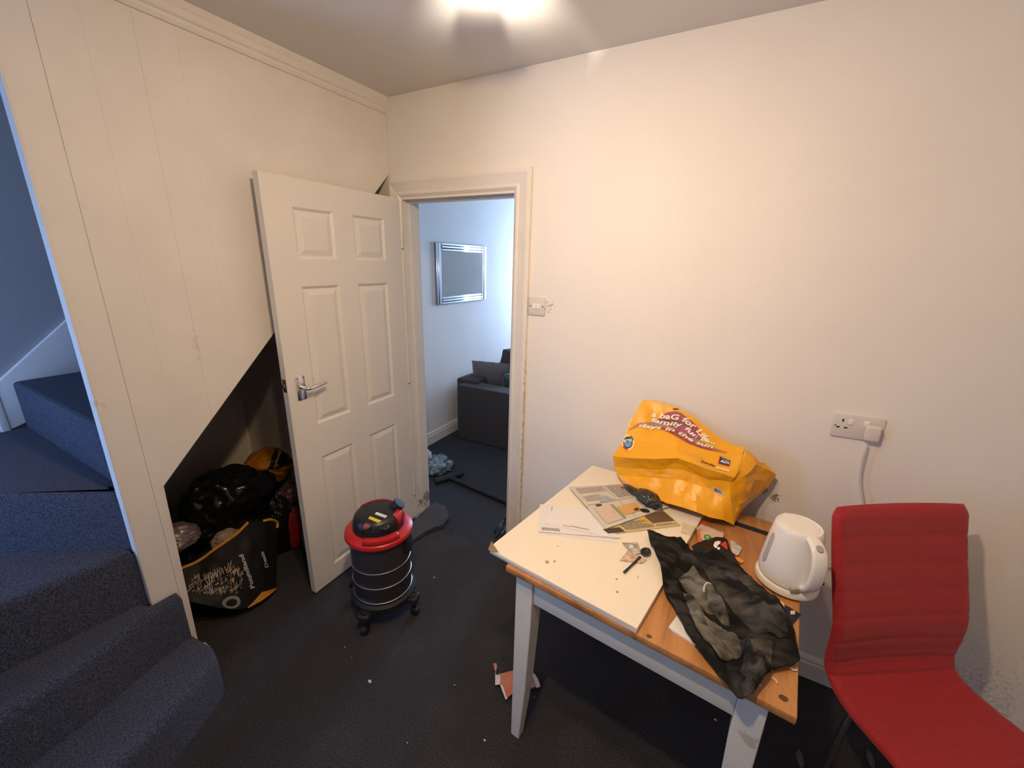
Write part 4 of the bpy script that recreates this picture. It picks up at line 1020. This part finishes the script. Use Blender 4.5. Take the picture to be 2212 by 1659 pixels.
layer('hem', [(1060, 1100), (1140, 1040), (1250, 1080), (1340, 1120), (1330, 1230), (1300, 1320), (1240, 1400), (1190, 1470), (1130, 1480), (1100, 1400), (1095, 1280), (1110, 1200)], [([(1130, 1140), (1120, 1300), (1140, 1430)], .014, .010), ([(1240, 1130), (1230, 1280), (1200, 1420)], .014, .012), ([(1180, 1150), (1180, 1400)], -.008, .009)], M_gar3, .008)
tube('drawstring', spline([P(*V8(795, 715), 'z', .825), P(*V8(800, 670), 'z', .828), P(*V8(825, 645), 'z', .828), P(*V8(850, 655), 'z', .825)], 5), .002, mat('cream_cord', (.6, .56, .5), .8), ga_, 6)
# sticky spill and onion-like scraps at the table's end
for k, (u, v) in enumerate([(1325, 1420), (1238, 1480), (1255, 1400), (1490, 1305)]):
    q = P(*V8(u, v), 'z', .752); a = k*1.3
    tag(tube('food_scrap', spline([q+Vector((.010*math.cos(a+t), .010*math.sin(a+t), .003)) for t in (0, .8, 1.6)], 4), .0018, mat('cream_scrap', (.72, .58, .42), .5), None, 6), 'curled pale food scrap on the bare wood below the garment', 'scrap', 'food scraps on the wood')

# ================================================================== VACUUM CLEANER
VC = Vector((.462, -.655, 0))
vcm = thing('vacuum_cleaner', 'red and black drum vacuum cleaner on castors in front of the door', 'vacuum', (VC.x, VC.y, 0))
M_vred = mat('vacuum_red', (.50, .018, .018), .35)
M_drum = mat('dark_metal_drum', (.055, .048, .054), .48, .3)
tc_ = (CAM-VC); tc_.z = 0; tc_.normalize(); ts_ = Vector((-tc_.y, tc_.x, 0))     # towards the camera, to its right
def zrow(r, v):
    p0 = VC+tc_*r; lo_z, hi_z = 0, .7
    for _ in range(40):
        mz = (lo_z+hi_z)/2; d = Vector((p0.x, p0.y, mz))-CAM; py = 829.5-F_PX*d.dot(_u)/d.dot(_fw)
        if py > v: lo_z = mz
        else: hi_z = mz
    return lo_z
RD = .136
zr = [zrow(RD, v) for v in (1303, 1272, 1240)]
z_rim = zrow(.15, 1190)
lathe('drum', [(0, zr[0]-.045), (RD-.01, zr[0]-.045), (RD, zr[0]-.03), (RD, z_rim+.01), (0, z_rim+.01)], VC, M_drum, vcm, 64)
for z in zr: lathe('rib', [(RD-.001, z-.003), (RD+.0022, z-.0015), (RD+.0026, z), (RD+.0022, z+.0015), (RD-.001, z+.003)], VC, mat('brushed_rib', (.6, .58, .55), .35, 1), vcm, 64)
lathe('rim', [(RD-.002, z_rim-.004), (.150, z_rim-.004), (.156, z_rim+.008), (.154, z_rim+.022), (.140, z_rim+.034), (.118, z_rim+.040), (.105, z_rim+.040)], VC, M_vred, vcm, 64)
zt = z_rim+.036
hd_ = lathe('motor_head', [(.118, zt), (.117, zt+.03), (.108, zt+.058), (.096, zt+.072), (.07, zt+.080), (0, zt+.083)], VC, M_black, vcm, 64)
def head_pt(a, r, z): return VC+(tc_*math.cos(a)+ts_*math.sin(a))*r+Vector((0, 0, z))
BH = bvh_of(hd_)
# red trim over the far side of the head, red collar pieces in front
bm = bmesh.new(); A = []; n = 40
for k in range(n+1):
    a = .80+3.1*k/n
    A.append([bm.verts.new(head_pt(a, r, z)) for r, z in ((.119, zt+.028), (.111, zt+.060), (.098, zt+.0745), (.086, zt+.0785), (.084, zt+.076))])
for X, Y in zip(A, A[1:]):
    for i in range(4): bm.faces.new((X[i], X[i+1], Y[i+1], Y[i]))
o = from_bm('head_trim', bm, M_vred, vcm, smooth=.8); s_ = o.modifiers.new('thickness', 'SOLIDIFY'); s_.thickness = .003
for a0, a1 in ((-.55, .62),):
    bm = bmesh.new(); A = []
    for k in range(17):
        a = a0+(a1-a0)*k/16; A.append([bm.verts.new(head_pt(a, r, z)) for r, z in ((.150, z_rim+.024), (.142, z_rim+.046), (.128, z_rim+.052), (.117, z_rim+.050))])
    for X, Y in zip(A, A[1:]):
        for i in range(3): bm.faces.new((X[i], X[i+1], Y[i+1], Y[i]))
    o = from_bm('collar', bm, M_vred, vcm, smooth=.8); s_ = o.modifiers.new('thickness', 'SOLIDIFY'); s_.thickness = .004
def K4(u, v): return (720+u/5.029, 1050+v/5.029)
def hq(c, off): return ray_quad(BH, [K4(*q) for q in c], off)
patch('yellow_sticker', hq([(400, 330), (525, 378), (490, 402), (378, 355)], .0015), mat('sticker_yellow', (.75, .55, .02), .5), vcm, SQ)
patch('white_sticker', hq([(470, 283), (588, 325), (565, 350), (450, 308)], .0015), mat('sticker_white', (.70, .68, .66), .5), vcm, SQ)
sc_ = hq([(360, 402), (412, 425), (365, 470), (312, 445)], .006)
qs = [sc_(0, 0), sc_(1, 0), sc_(1, 1), sc_(0, 1)]
bmq = bmesh.new(); V1 = [bmq.verts.new(q) for q in qs]; V2 = [bmq.verts.new(q-Vector((0, 0, .012))) for q in qs]
bmq.faces.new(V1)
for i in range(4): bmq.faces.new((V1[i], V1[(i+1) % 4], V2[(i+1) % 4], V2[i]))
from_bm('power_switch', bmq, mat('switch_red', (.30, .08, .06), .4), vcm)
# switch surround and carrying grip moulded on the head
sw_c = sc_(.5, .5)
lathe('switch_surround', [(.016, -.010), (.024, -.006), (.026, .001), (.020, .003), (.016, .0)], sw_c+Vector((0, 0, -.003)), M_black, vcm, 24)
grip_c = on_surf(BH, *K4(540, 440), 0)
blob('grip', grip_c, (.030, .022, .008), M_black, vcm, .1, 1.5, 4, 3)
# hose port standing up behind the head
hp0, hp1 = P(*K4(625, 285), 'z', zt+.045), P(*K4(722, 180), 'z', zt+.095)
ax = (hp1-hp0).normalized()
tube('hose_port', [hp0-ax*.02, hp0+ax*.01, hp0+ax*.012, hp1, hp1+ax*.001], [.027, .027, .029, .029, .024], M_rubber, vcm, 20)
tube('port_collar', [hp0-ax*.012, hp0+ax*.006], [.036, .033], M_rubber, vcm, 20)
blob('port_button', hp0+Vector((-.012, -.012, .024)), (.010, .010, .008), M_black, vcm, .1, 2, 1, 3)
# clips at the rim
for a in (.98, -2.1):
    m = Matrix.Translation(head_pt(a, 0, 0)) @ Matrix.Rotation(math.atan2(tc_.y, tc_.x)+a, 4, 'Z')
    box('clip', (RD-.004, -.024, z_rim-.085), (RD+.022, .024, z_rim+.012), M_rubber, vcm, .006, M=m, seg=3)
# base with four castors
lathe('base', [(0, zr[0]-.06), (.135, zr[0]-.06), (.150, zr[0]-.052), (.152, zr[0]-.02), (.141, zr[0]-.008), (.137, zr[0]-.008)], VC, M_rubber, vcm, 48)
for a in (-.62, .95, 2.5, -2.2):
    ap = head_pt(a, .155, 0); zb = max(zr[0]-.045, .045)
    arm = box('castor_arm', (.115, -.030, zb-.020), (.188, .030, zb+.016), M_rubber, vcm, .012, M=Matrix.Translation(VC) @ Matrix.Rotation(math.atan2(tc_.y, tc_.x)+a, 4, 'Z'), seg=3)
    lathe('castor_cap', [(.012, zb+.016), (.016, zb+.021), (.023, zb+.021), (.024, zb+.014), (.020, zb+.012)], Vector((ap.x, ap.y, 0)), M_black, arm, 20)
    dirv = (head_pt(a, 1, 0)-VC).normalized(); sidev = Vector((-dirv.y, dirv.x, 0))
    wc = head_pt(a, .168, .021)
    tube('wheel', [wc-sidev*.014, wc-sidev*.011, wc+sidev*.011, wc+sidev*.014], [.017, .0225, .0225, .017], M_rubber, arm, 18)
    tube('castor_fork', [Vector((ap.x, ap.y, zb-.008)), Vector((wc.x, wc.y, .03))], .010, M_rubber, arm, 10)

# black mains cable running from the vacuum to the doorway
pts = [P(882, 1178, 'z', .005), P(903, 1165, 'z', .005), P(924, 1152, 'z', .005), P(944, 1144, 'z', .005), P(953, 1141, 'z', .005)]
tag(tube('mains_cable', spline(pts, 6), .0038, M_rubber, None, 8), 'thin black cable on the carpet between vacuum and doorway', 'cable')
# loose carpet offcut over the threshold beside the door
M_off = mat('carpet_offcut', (.13, .13, .145), .95, col2=(.045, .045, .052), vscale=240, bump=1, bscale=300, spec=.1)
def K5(u, v): return (860+u/8.193, 1040+v/8.193)
of = [P(*K5(*q), 'z', .02) for q in [(150, 800), (345, 560), (590, 350), (830, 450), (880, 560), (900, 640), (790, 760), (640, 800), (480, 880), (300, 990), (170, 1080), (130, 1000)]]
tag(sheet('carpet_offcut', [(max(p.x, .105) if p.y > -.03 else max(p.x, .13), p.y) for p in of], lambda x, y: .016+.006*noise.noise(Vector((x*9, y*9, 0)))+.012*max(0, min(1, (y+.03)/.1)), M_off, None, .012, .014), 'frayed dark grey carpet offcut lying over the threshold beside the door', 'carpet')
fr0 = [P(*K5(*q), 'z', .01) for q in [(600, 770), (680, 720), (760, 700), (850, 660)]]
# far end frayed underlay
tag(blob('frayed_underlay', (fr0[1]+fr0[2])/2, (.040, .016, .012), mat('dark_fray', (.010, .010, .010), 1, bump=1, bscale=200), None, .8, 6, 2, 4), 'black frayed end of underlay at the carpet offcut', 'underlay')

# ================================================================== FAR ROOM
# mirror with bevelled mirror-strip frame
MY0, MY1, MZ0, MZ1 = 1.155, 1.965, 1.285, 1.828
mr = thing('wall_mirror', 'rectangular mirror with a ribbed silver frame on the far room wall', 'mirror', (XF, 1.56, 1.285))
M_mirror = mat('mirror_glass', (.90, .92, .93), .06, 1)
M_mfr = mat('mirror_strip', (.80, .84, .88), .28, 1)
box('glass', (XF+.002, MY0+.07, MZ0+.07), (XF+.016, MY1-.07, MZ1-.07), M_mirror, mr)
box('backing', (XF+.0005, MY0, MZ0), (XF+.003, MY1, MZ1), M_dark, mr)
for k, (ins, pr_) in enumerate(((0, .022), (.024, .026), (.048, .020))):
    for nm, (a, b, c, d) in (('l', (MY0+ins, MZ0, MY0+ins+.022, MZ1)), ('r', (MY1-ins-.022, MZ0, MY1-ins, MZ1)), ('t', (MY0+.073, MZ1-ins-.022, MY1-.073, MZ1-ins)), ('b', (MY0+.073, MZ0+ins, MY1-.073, MZ0+ins+.022))):
        box('frame_strip', (XF+.003, a, b), (XF+pr_, c, d), M_mfr, mr, .006, seg=1)
# sofa
M_sofa = mat('charcoal_sofa_fabric', (.040, .035, .036), .9, var=.2, vscale=60, bump=.2, bscale=400, sheen=.1)
sx, sy = -.50, 1.255
sf_ = thing('sofa', 'dark grey fabric sofa against the wall of the far room', 'sofa', (.1, 1.8, ZF))
arm_top = .527
prism('arm', [(sx, sy), (.48, sy+.03), (.48, sy+.20), (sx+.02, sy+.20)], ZF+.005, arm_top, M_sofa, sf_, bevel=.012)
prism('arm', [(sx, sy+1.55), (.48, sy+1.55), (.48, sy+1.73), (sx, sy+1.73)], ZF+.005, arm_top, M_sofa, sf_, bevel=.012)
prism('back', [(sx-.08, sy+.10), (sx+.16, sy+.10), (sx+.16, sy+1.7), (sx-.08, sy+1.7)], ZF+.03, arm_top+.03, M_sofa, sf_, bevel=.02)
prism('seat_base', [(sx+.16, sy+.2), (.46, sy+.2), (.46, sy+1.55), (sx+.16, sy+1.55)], ZF+.03, .22, M_sofa, sf_, bevel=.02)
for y0, y1 in ((.205, .87), (.88, 1.545)): prism('seat_cushion', [(sx+.16, sy+y0), (.48, sy+y0), (.48, sy+y1), (sx+.16, sy+y1)], .222, .36, M_sofa, sf_, bevel=.03, seg=4)
def cushion(label, c, w_, h_, rot, m, name='cushion', tilt=.25):
    n = 20; vs = []; fs = []
    Mx = Matrix.Translation(c) @ Matrix.Rotation(rot, 4, 'Z') @ Matrix.Rotation(tilt, 4, 'X')
    for sgn in (1, -1):
        for j in range(n+1):
            for i in range(n+1):
                u, v = 2*i/n-1, 2*j/n-1; k = ((1-u**2)*(1-v**2))**.45
                pu = 1-.07*(1-v*v); pv_ = 1-.07*(1-u*u)
                vs.append(Mx @ Vector((u*w_/2*pv_, sgn*.075*k+.006*noise.noise(Vector((u*3, v*3, sgn))), v*h_/2*pu)))
    for s in (0, 1):
        b = s*(n+1)**2
        for j in range(n):
            for i in range(n): a = b+j*(n+1)+i; fs.append((a, a+1, a+n+2, a+n+1))
    bm = bmesh.new(); V = [bm.verts.new(v) for v in vs]
    for f in fs: bm.faces.new([V[i] for i in f])
    bmesh.ops.remove_doubles(bm, verts=bm.verts, dist=.001)
    o = from_bm(name, bm, m, None, smooth=True); return tag(o, label, 'cushion')
M_cush = mat('grey_velvet', (.11, .105, .115), .6, sheen=.4)
cushion('grey velvet cushion propped behind the near sofa arm', Vector((-.335, sy+.37, .545)), .40, .34, .25, M_cush)
cushion('dark grey cushion standing at the back of the sofa', Vector((-.30, sy+.80, .60)), .42, .40, 1.2, mat('dark_velvet', (.05, .048, .052), .6, sheen=.3))
cushion('small green cushion beside the grey velvet cushion', Vector((-.04, sy+.42, .49)), .34, .30, .5, mat('green_velvet', (.035, .075, .07), .6, sheen=.3), tilt=.5)
# vacuum floor nozzle with its tube
nz = thing('vacuum_nozzle', 'black vacuum floor nozzle with tube lying on the far carpet', 'vacuum nozzle', (.1, .5, ZF))
h0, h1 = P(940, 1040, 'z', ZF+.03), P(998, 1022, 'z', ZF+.03)
hm = (h0+h1)/2
tube('nozzle_head', [h0-(h1-h0)*.02, h0, h0.lerp(h1, .3), h0.lerp(h1, .7), h1, h1+(h1-h0)*.02], [.012, .024, .028, .028, .026, .012], M_rubber, nz, 14)
e1 = P(1130, 1100, 'z', ZF+.022)
tube('tube', spline([hm+Vector((0, 0, 0)), hm.lerp(e1, .12), hm.lerp(e1, .5), e1, e1+(e1-hm)*.3], 5), .0185, M_rubber, nz, 14)
# blue plastic bag behind the jamb
bb = thing('plastic_bag', 'blue and white crumpled plastic bag beside the door jamb on the far carpet', 'bag', (-.22, .65, ZF))
blob('bag_body', (-.27, .64, ZF+.045), (.13, .13, .055), mat('blue_film', (.05, .11, .15), .3, col2=(.28, .36, .40), vscale=22, coat=.3), bb, .7, 4, 8, 5, ZF+.002)
blob('bag_contents', P(928, 985, 'y', .60)+Vector((-.02, .0, 0)), (.035, .03, .045), mat('tissue', (.55, .55, .56), .7), bb, .5, 4, 2, 4)
# strappy black bundle by the right jamb
sd_ = thing('cable_bundle', 'black looped cable bundle on the floor by the right door jamb', 'cable', (.64, .22, ZF))
for k, (pp, r) in enumerate([([(1072, 1160), (1082, 1140), (1087, 1124), (1094, 1122), (1092, 1140), (1083, 1156)], .006), ([(1066, 1150), (1075, 1136), (1085, 1128)], .005), ([(1073, 1158), (1076, 1142), (1090, 1126), (1096, 1132), (1094, 1144)], .006), ([(1070, 1146), (1080, 1150), (1090, 1147)], .004)]):
    tube('loop', spline([P(u, v, 'z', ZF+.012+.012*(i % 2)) for i, (u, v) in enumerate(pp)], 6), r, M_black, sd_, 8)

# ================================================================== BAGS UNDER THE STAIRS
M_bin = mat('bin_bag_plastic', (.008, .008, .009), .24, coat=.2)
def bag_thing(name, label, c, rad, m, seed, crease=.6, scale=3.5, flat=0, sub_=5):
    return tag(blob(name, c, rad, m, None, crease, scale, seed, sub_, flat, aniso=(.8, .45, 1.9)), label, 'bag')
bag_thing('bin_bag', 'large glossy black bin bag on top of the pile under the stairs', (-.62, -.78, .26), (.17, .23, .26), M_bin, 3, .32, 2.6, .0)
bag_thing('bin_bag', 'black bin bag behind the end board of the partition', (-.60, -1.15, .27), (.13, .11, .29), M_bin, 9, .32, 2.6, .0)
bag_thing('bin_bag', 'black bin bag beside the red and green bag under the stairs', (-.36, -.66, .16), (.06, .07, .19), M_bin, 5, .32, 2.6, .0)
bag_thing('bin_bag', 'black bin bag at the back under the orange carrier bag', (-.92, -.53, .12), (.14, .13, .13), M_bin, 7, .45, 2.4, .0)
bag_thing('plastic_bag', 'pinkish grey see-through plastic bag at the partition edge', P(385, 1160, 'x', -.20), (.07, .07, .06), mat('grey_film', (.12, .09, .085), .3, coat=.4), 6, .3, 2.5, None)
M_orb = mat('orange_bag', (.62, .23, .015), .5, var=.2, vscale=8)
ob_ = thing('carrier_bag', 'orange carrier bag with dark printed panels on the pile under the stairs', 'bag', (-.55, -.55, .45))
oc = P(590, 1000, 'x', -.80)
ob1 = blob('bag_body', oc+Vector((0, 0, .0)), (.15, .17, .10), M_orb, ob_, .25, 2.0, 2, 5)
BO = bvh_of(ob1)
def K3(u, v): return (340+u/3.771, 900+v/3.771)
patch('print_panel', ray_quad(BO, [K3(1010, 262), K3(1120, 272), K3(1140, 370), K3(960, 428)], .004), mat('print_navy_dark', (.010, .012, .018), .5), ob_, SQ)
patch('print_panel', ray_quad(BO, [K3(960, 250), K3(1000, 262), K3(945, 428), K3(905, 420)], .004), mat('print_navy_dark', (.010, .012, .018), .5), ob_, SQ)
patch('print_line', ray_quad(BO, [K3(1000, 262), K3(1010, 262), K3(958, 430), K3(946, 430)], .005), mat('print_cream3', (.5, .42, .3), .5), ob_, SQ)
patch('print_line', ray_quad(BO, [K3(958, 243), K3(1120, 262), K3(1120, 270), K3(958, 250)], .005), mat('print_cream3', (.5, .42, .3), .5), ob_, SQ)
patch('print_mark', ray_quad(BO, [K3(1055, 325), K3(1095, 330), K3(1090, 355), K3(1052, 352)], .006), mat('print_grey', (.3, .3, .32), .5), ob_)
tag(blob('plastic_bag', P(628, 1068, 'x', -.45), (.06, .08, .06), mat('grey_blue_film', (.14, .15, .17), .35, col2=(.20, .05, .06), vscale=14, coat=.3), None, .6, 5, 12, 4), 'grey and pink plastic bag above the red bag under the stairs', 'bag')
tag(blob('gift_bag', P(632, 1125, 'x', -.33)+Vector((0, 0, -.05)), (.05, .055, .15), mat('red_card', (.36, .014, .03), .5), None, .15, 2, 4, 4, .0), 'red paper bag standing under the stairs beside the door', 'bag')
tag(blob('gift_bag', P(664, 1150, 'x', -.24)+Vector((0, .02, -.06)), (.045, .05, .14), mat('green_card', (.06, .19, .14), .5), None, .15, 2, 6, 4, .0), 'green paper bag standing under the stairs beside the door', 'bag')
# black printed shopping bag lying on its side
M_pb = mat('black_bag_weave', (.010, .009, .009), .6, spec=.25)
M_tan = mat('print_tan', (.42, .30, .20), .6); M_oran = mat('bag_trim_orange', (.65, .27, .03), .5)
pb = thing('shopping_bag', 'black shopping bag printed with tan lettering and an orange trim', 'bag', (-.25, -.98, 0))
def px(pts): return [P(*K3(u, v), 'x', x) for u, v, x in pts]
rt = px([(190, 1240, -.26), (330, 1180, -.24), (470, 1080, -.21), (640, 960, -.18), (740, 860, -.16), (860, 850, -.16), (975, 860, -.17)])
rm = px([(215, 1400, -.20), (350, 1370, -.17), (480, 1330, -.14), (650, 1250, -.11), (760, 1180, -.10), (880, 1110, -.11), (975, 1090, -.14)])
rb = px([(235, 1500, -.16), (380, 1530, -.11), (510, 1560, -.075), (640, 1570, -.055), (735, 1555, -.05), (850, 1440, -.06), (970, 1390, -.09)])
for q in rb: q.z = max(q.z, .004)
pf, _, _ = grid_surface('side_panel', [rt, rm, rb], M_pb, pb, 6, .010, 14, .8)
bk = [p+Vector((-.12, .03, -.05)) for p in rt]; bk2 = [Vector((p.x-.18, p.y+.06, .01)) for p in rb]
for q in bk: q.z = max(q.z, .05)
grid_surface('back_panel', [bk, bk2], M_pb, pb, 3)
grid_surface('top_fold', [rt, [a.lerp(b, .4)+Vector((0, 0, -.06)) for a, b in zip(rt, bk)], bk], M_pb, pb, 4, .01, 12)
grid_surface('end_panel', [[rt[-1], rm[-1], rb[-1]], [bk[-1], bk[-1].lerp(bk2[-1], .5), bk2[-1]]], M_pb, pb, 4, .006, 12)
grid_surface('base_panel', [px([(735, 1555, -.05), (790, 1500, -.052), (850, 1430, -.06), (975, 1395, -.09)]), px([(740, 1560, -.048), (850, 1500, -.045), (930, 1440, -.055), (975, 1398, -.088)])], M_oran, pb, 4)
tube('handle_trim', spline([p+Vector((.004, 0, .004)) for p in rt[:4]]+[rt[4]], 5), .007, M_oran, pb, 6)
tube('handle_trim', spline([rt[5], rt[5].lerp(rt[6], .5)+Vector((.01, 0, .016)), rt[6], rm[6].lerp(rt[6], .8)], 5), .007, M_oran, pb, 6)
BP = bvh_of(pf)
M_gwh = mat('print_pale_grey', (.48, .46, .44), .6)
def ptext(txt, base, h, m, bold=.02): return ray_text('lettering', txt, BP, [K3(*q) for q in base], h, m, pb, .004, 0, bold)
ptext('Poundland', [(790, 1392), (700, 1118)], 10, M_gwh, .03)
ptext('Dealz', [(900, 1225), (860, 1095)], 7.5, M_gwh, .03)
rw = random.Random(3)
marks = []
for k in range(420):
    u, v = rw.uniform(250, 690), rw.uniform(1100, 1440)
    if v < 1250-(u-250)*.22+60 or v > 1450-(u-250)*.12+60: continue
    marks.append((u, v, rw.uniform(7, 26), rw.uniform(1.6, 3.4), rw.choice((-.62, 1.3, 1.5, -.62))))
def mark_mesh(name, sel, m):
    vs = []; fs = []
    for u, v, l_, t_, s in sel:
        d = (math.cos(s), math.sin(s)); n_2 = (-d[1], d[0]); b = len(vs)
        for a, c_ in ((-1, -1), (1, -1), (1, 1), (-1, 1)):
            vs.append(on_surf(BP, *K3(u+d[0]*l_*a+n_2[0]*t_*c_, v+d[1]*l_*a+n_2[1]*t_*c_), .0035))
        fs.append((b, b+1, b+2, b+3))
    return from_py(name, vs, fs, m, pb, recalc=False)
big = [(400+k*22+rw.uniform(-4, 4), 1335-k*14+rw.uniform(-6, 6), rw.uniform(24, 42), rw.uniform(3, 5), rw.choice((1.15, 1.45, 1.75))) for k in range(10)]
mark_mesh('print_strokes', big, M_tan)
mark_mesh('print_pattern', marks[0::3], M_gwh); mark_mesh('print_pattern', marks[1::3], M_tan); mark_mesh('print_pattern', marks[2::5], mat('print_mustard', (.5, .36, .08), .6))
patch('print_disc', ray_quad(BP, [K3(530, 1470), K3(680, 1450), K3(670, 1565), K3(520, 1560)], .0035), mat('print_sage', (.20, .22, .16), .6), pb)
patch('print_disc', ray_quad(BP, [K3(560, 1490), K3(650, 1480), K3(640, 1545), K3(550, 1545)], .005), M_pb, pb)
tag(blob('paper_bundle', P(*K3(555, 1010), 'x', -.27), (.05, .06, .05), mat('brown_paper', (.34, .26, .19), .8, var=.3, vscale=20), None, .6, 4, 3, 4), 'crumpled brown paper in the mouth of the black shopping bag', 'paper')
blob_t = tag(blob('torn_wallpaper', (.045, -1.262, .055), (.018, .018, .05), mat('peeled_paint', (.55, .42, .28), .8), None, .8, 4, 2, 4, .0), 'torn cream lining paper at the foot of the partition', 'paper')

# ================================================================== BITS ON THE FLOOR
fp = thing('food_packet', 'orange and white food packet on the carpet behind the table leg', 'packet', (1.21, -.66, 0))
def X2(u, v): return (1030+u/6.914, 1380+v/6.914)
pc = [P(*X2(*q), 'z', .012) for q in [(275, 600), (340, 545), (500, 510), (760, 480), (870, 560), (945, 720), (780, 760), (600, 800), (440, 910), (340, 690)]]
hz = lambda x, y: .013+.010*(1+noise.noise(Vector((x*22, y*22, 7))))
sheet('packet_film', [(p.x, p.y) for p in pc], hz, mat('orange_film', (.50, .095, .025), .25, col2=(.42, .16, .09), vscale=16, coat=.6), fp, .010, .008)
def fl(u, v, d=.001):
    p = P(*X2(u, v), 'z', .02); return Vector((p.x, p.y, hz(p.x, p.y)+d))
M_pw = mat('packet_white', (.62, .58, .58), .4)
patch('sealed_edge', lambda u, v: fl(275+u*75, 690-v*140), M_pw, fp, SQ)
patch('sealed_edge', lambda u, v: fl(800+u*150, 745-v*220), M_pw, fp, [(.6, 0), (1, .1), (.75, .6), (.35, 1), (.0, 1), (.35, .6)])
patch('sealed_edge', lambda u, v: fl(345+u*110, 905-v*210), M_pw, fp, [(.75, 0), (1, .0), (.35, .95), (.0, 1)])
patch('print_grey', lambda u, v: fl(760+u*90, 640-v*110), mat('print_greybrown', (.22, .16, .15), .5), fp, SQ)
tube('string', spline([fl(275, 575, .004), fl(285, 520, .02), fl(280, 450, .03)], 4), .0012, M_pw, fp, 6)
o = sheet('tag', [(P(*X2(*q), 'z', .04).x, P(*X2(*q), 'z', .04).y) for q in [(245, 365), (290, 362), (305, 420), (285, 475), (262, 460)]], lambda x, y: .04, mat('tag_orange', (.45, .12, .06), .6), fp, .006, .0008)
for k, (u, v, r) in enumerate([(799, 1474, .009), (938, 1248, .005), (1047, 1600, .005), (1545, 1556, .005), (880, 1605, .003), (982, 1480, .003), (1155, 1505, .002), (745, 1398, .003), (760, 1420, .002)]):
    q = P(u, v, 'z', 0)
    tag(blob('litter_bit', (q.x, q.y, r*.5), (r, r*.6, r*.6), mat('white_bit', (.62, .60, .55), .7), None, .5, 3, k, 2), 'tiny white bit of litter on the dark carpet', 'litter', 'white bits on the carpet')
# feather-like fluff near the chair
for k, (u, v) in enumerate([(1728, 1640), (1880, 1640)]):
    q = P(u, v, 'z', .002)
    tag(blob('fluff', (q.x, q.y, .004), (.010, .030, .004), mat('grey_fluff', (.10, .10, .095), 1), None, .8, 5, k, 3), ['grey fluff on the carpet below the table corner', 'pale fluff on the carpet beside the red chair seat'][k], 'fluff')

# ------------------------------------------------------------------ origins at the things' bases
for o in list(COL.objects):
    if o.type == 'MESH' and o.parent is None and 'category' in o:
        co = [v.co for v in o.data.vertices]
        b = Vector(((min(c.x for c in co)+max(c.x for c in co))/2, (min(c.y for c in co)+max(c.y for c in co))/2, min(c.z for c in co)))
        o.data.transform(Matrix.Translation(-b)); o.location = b
        for ch in o.children: ch.matrix_parent_inverse = Matrix.Translation(-b)
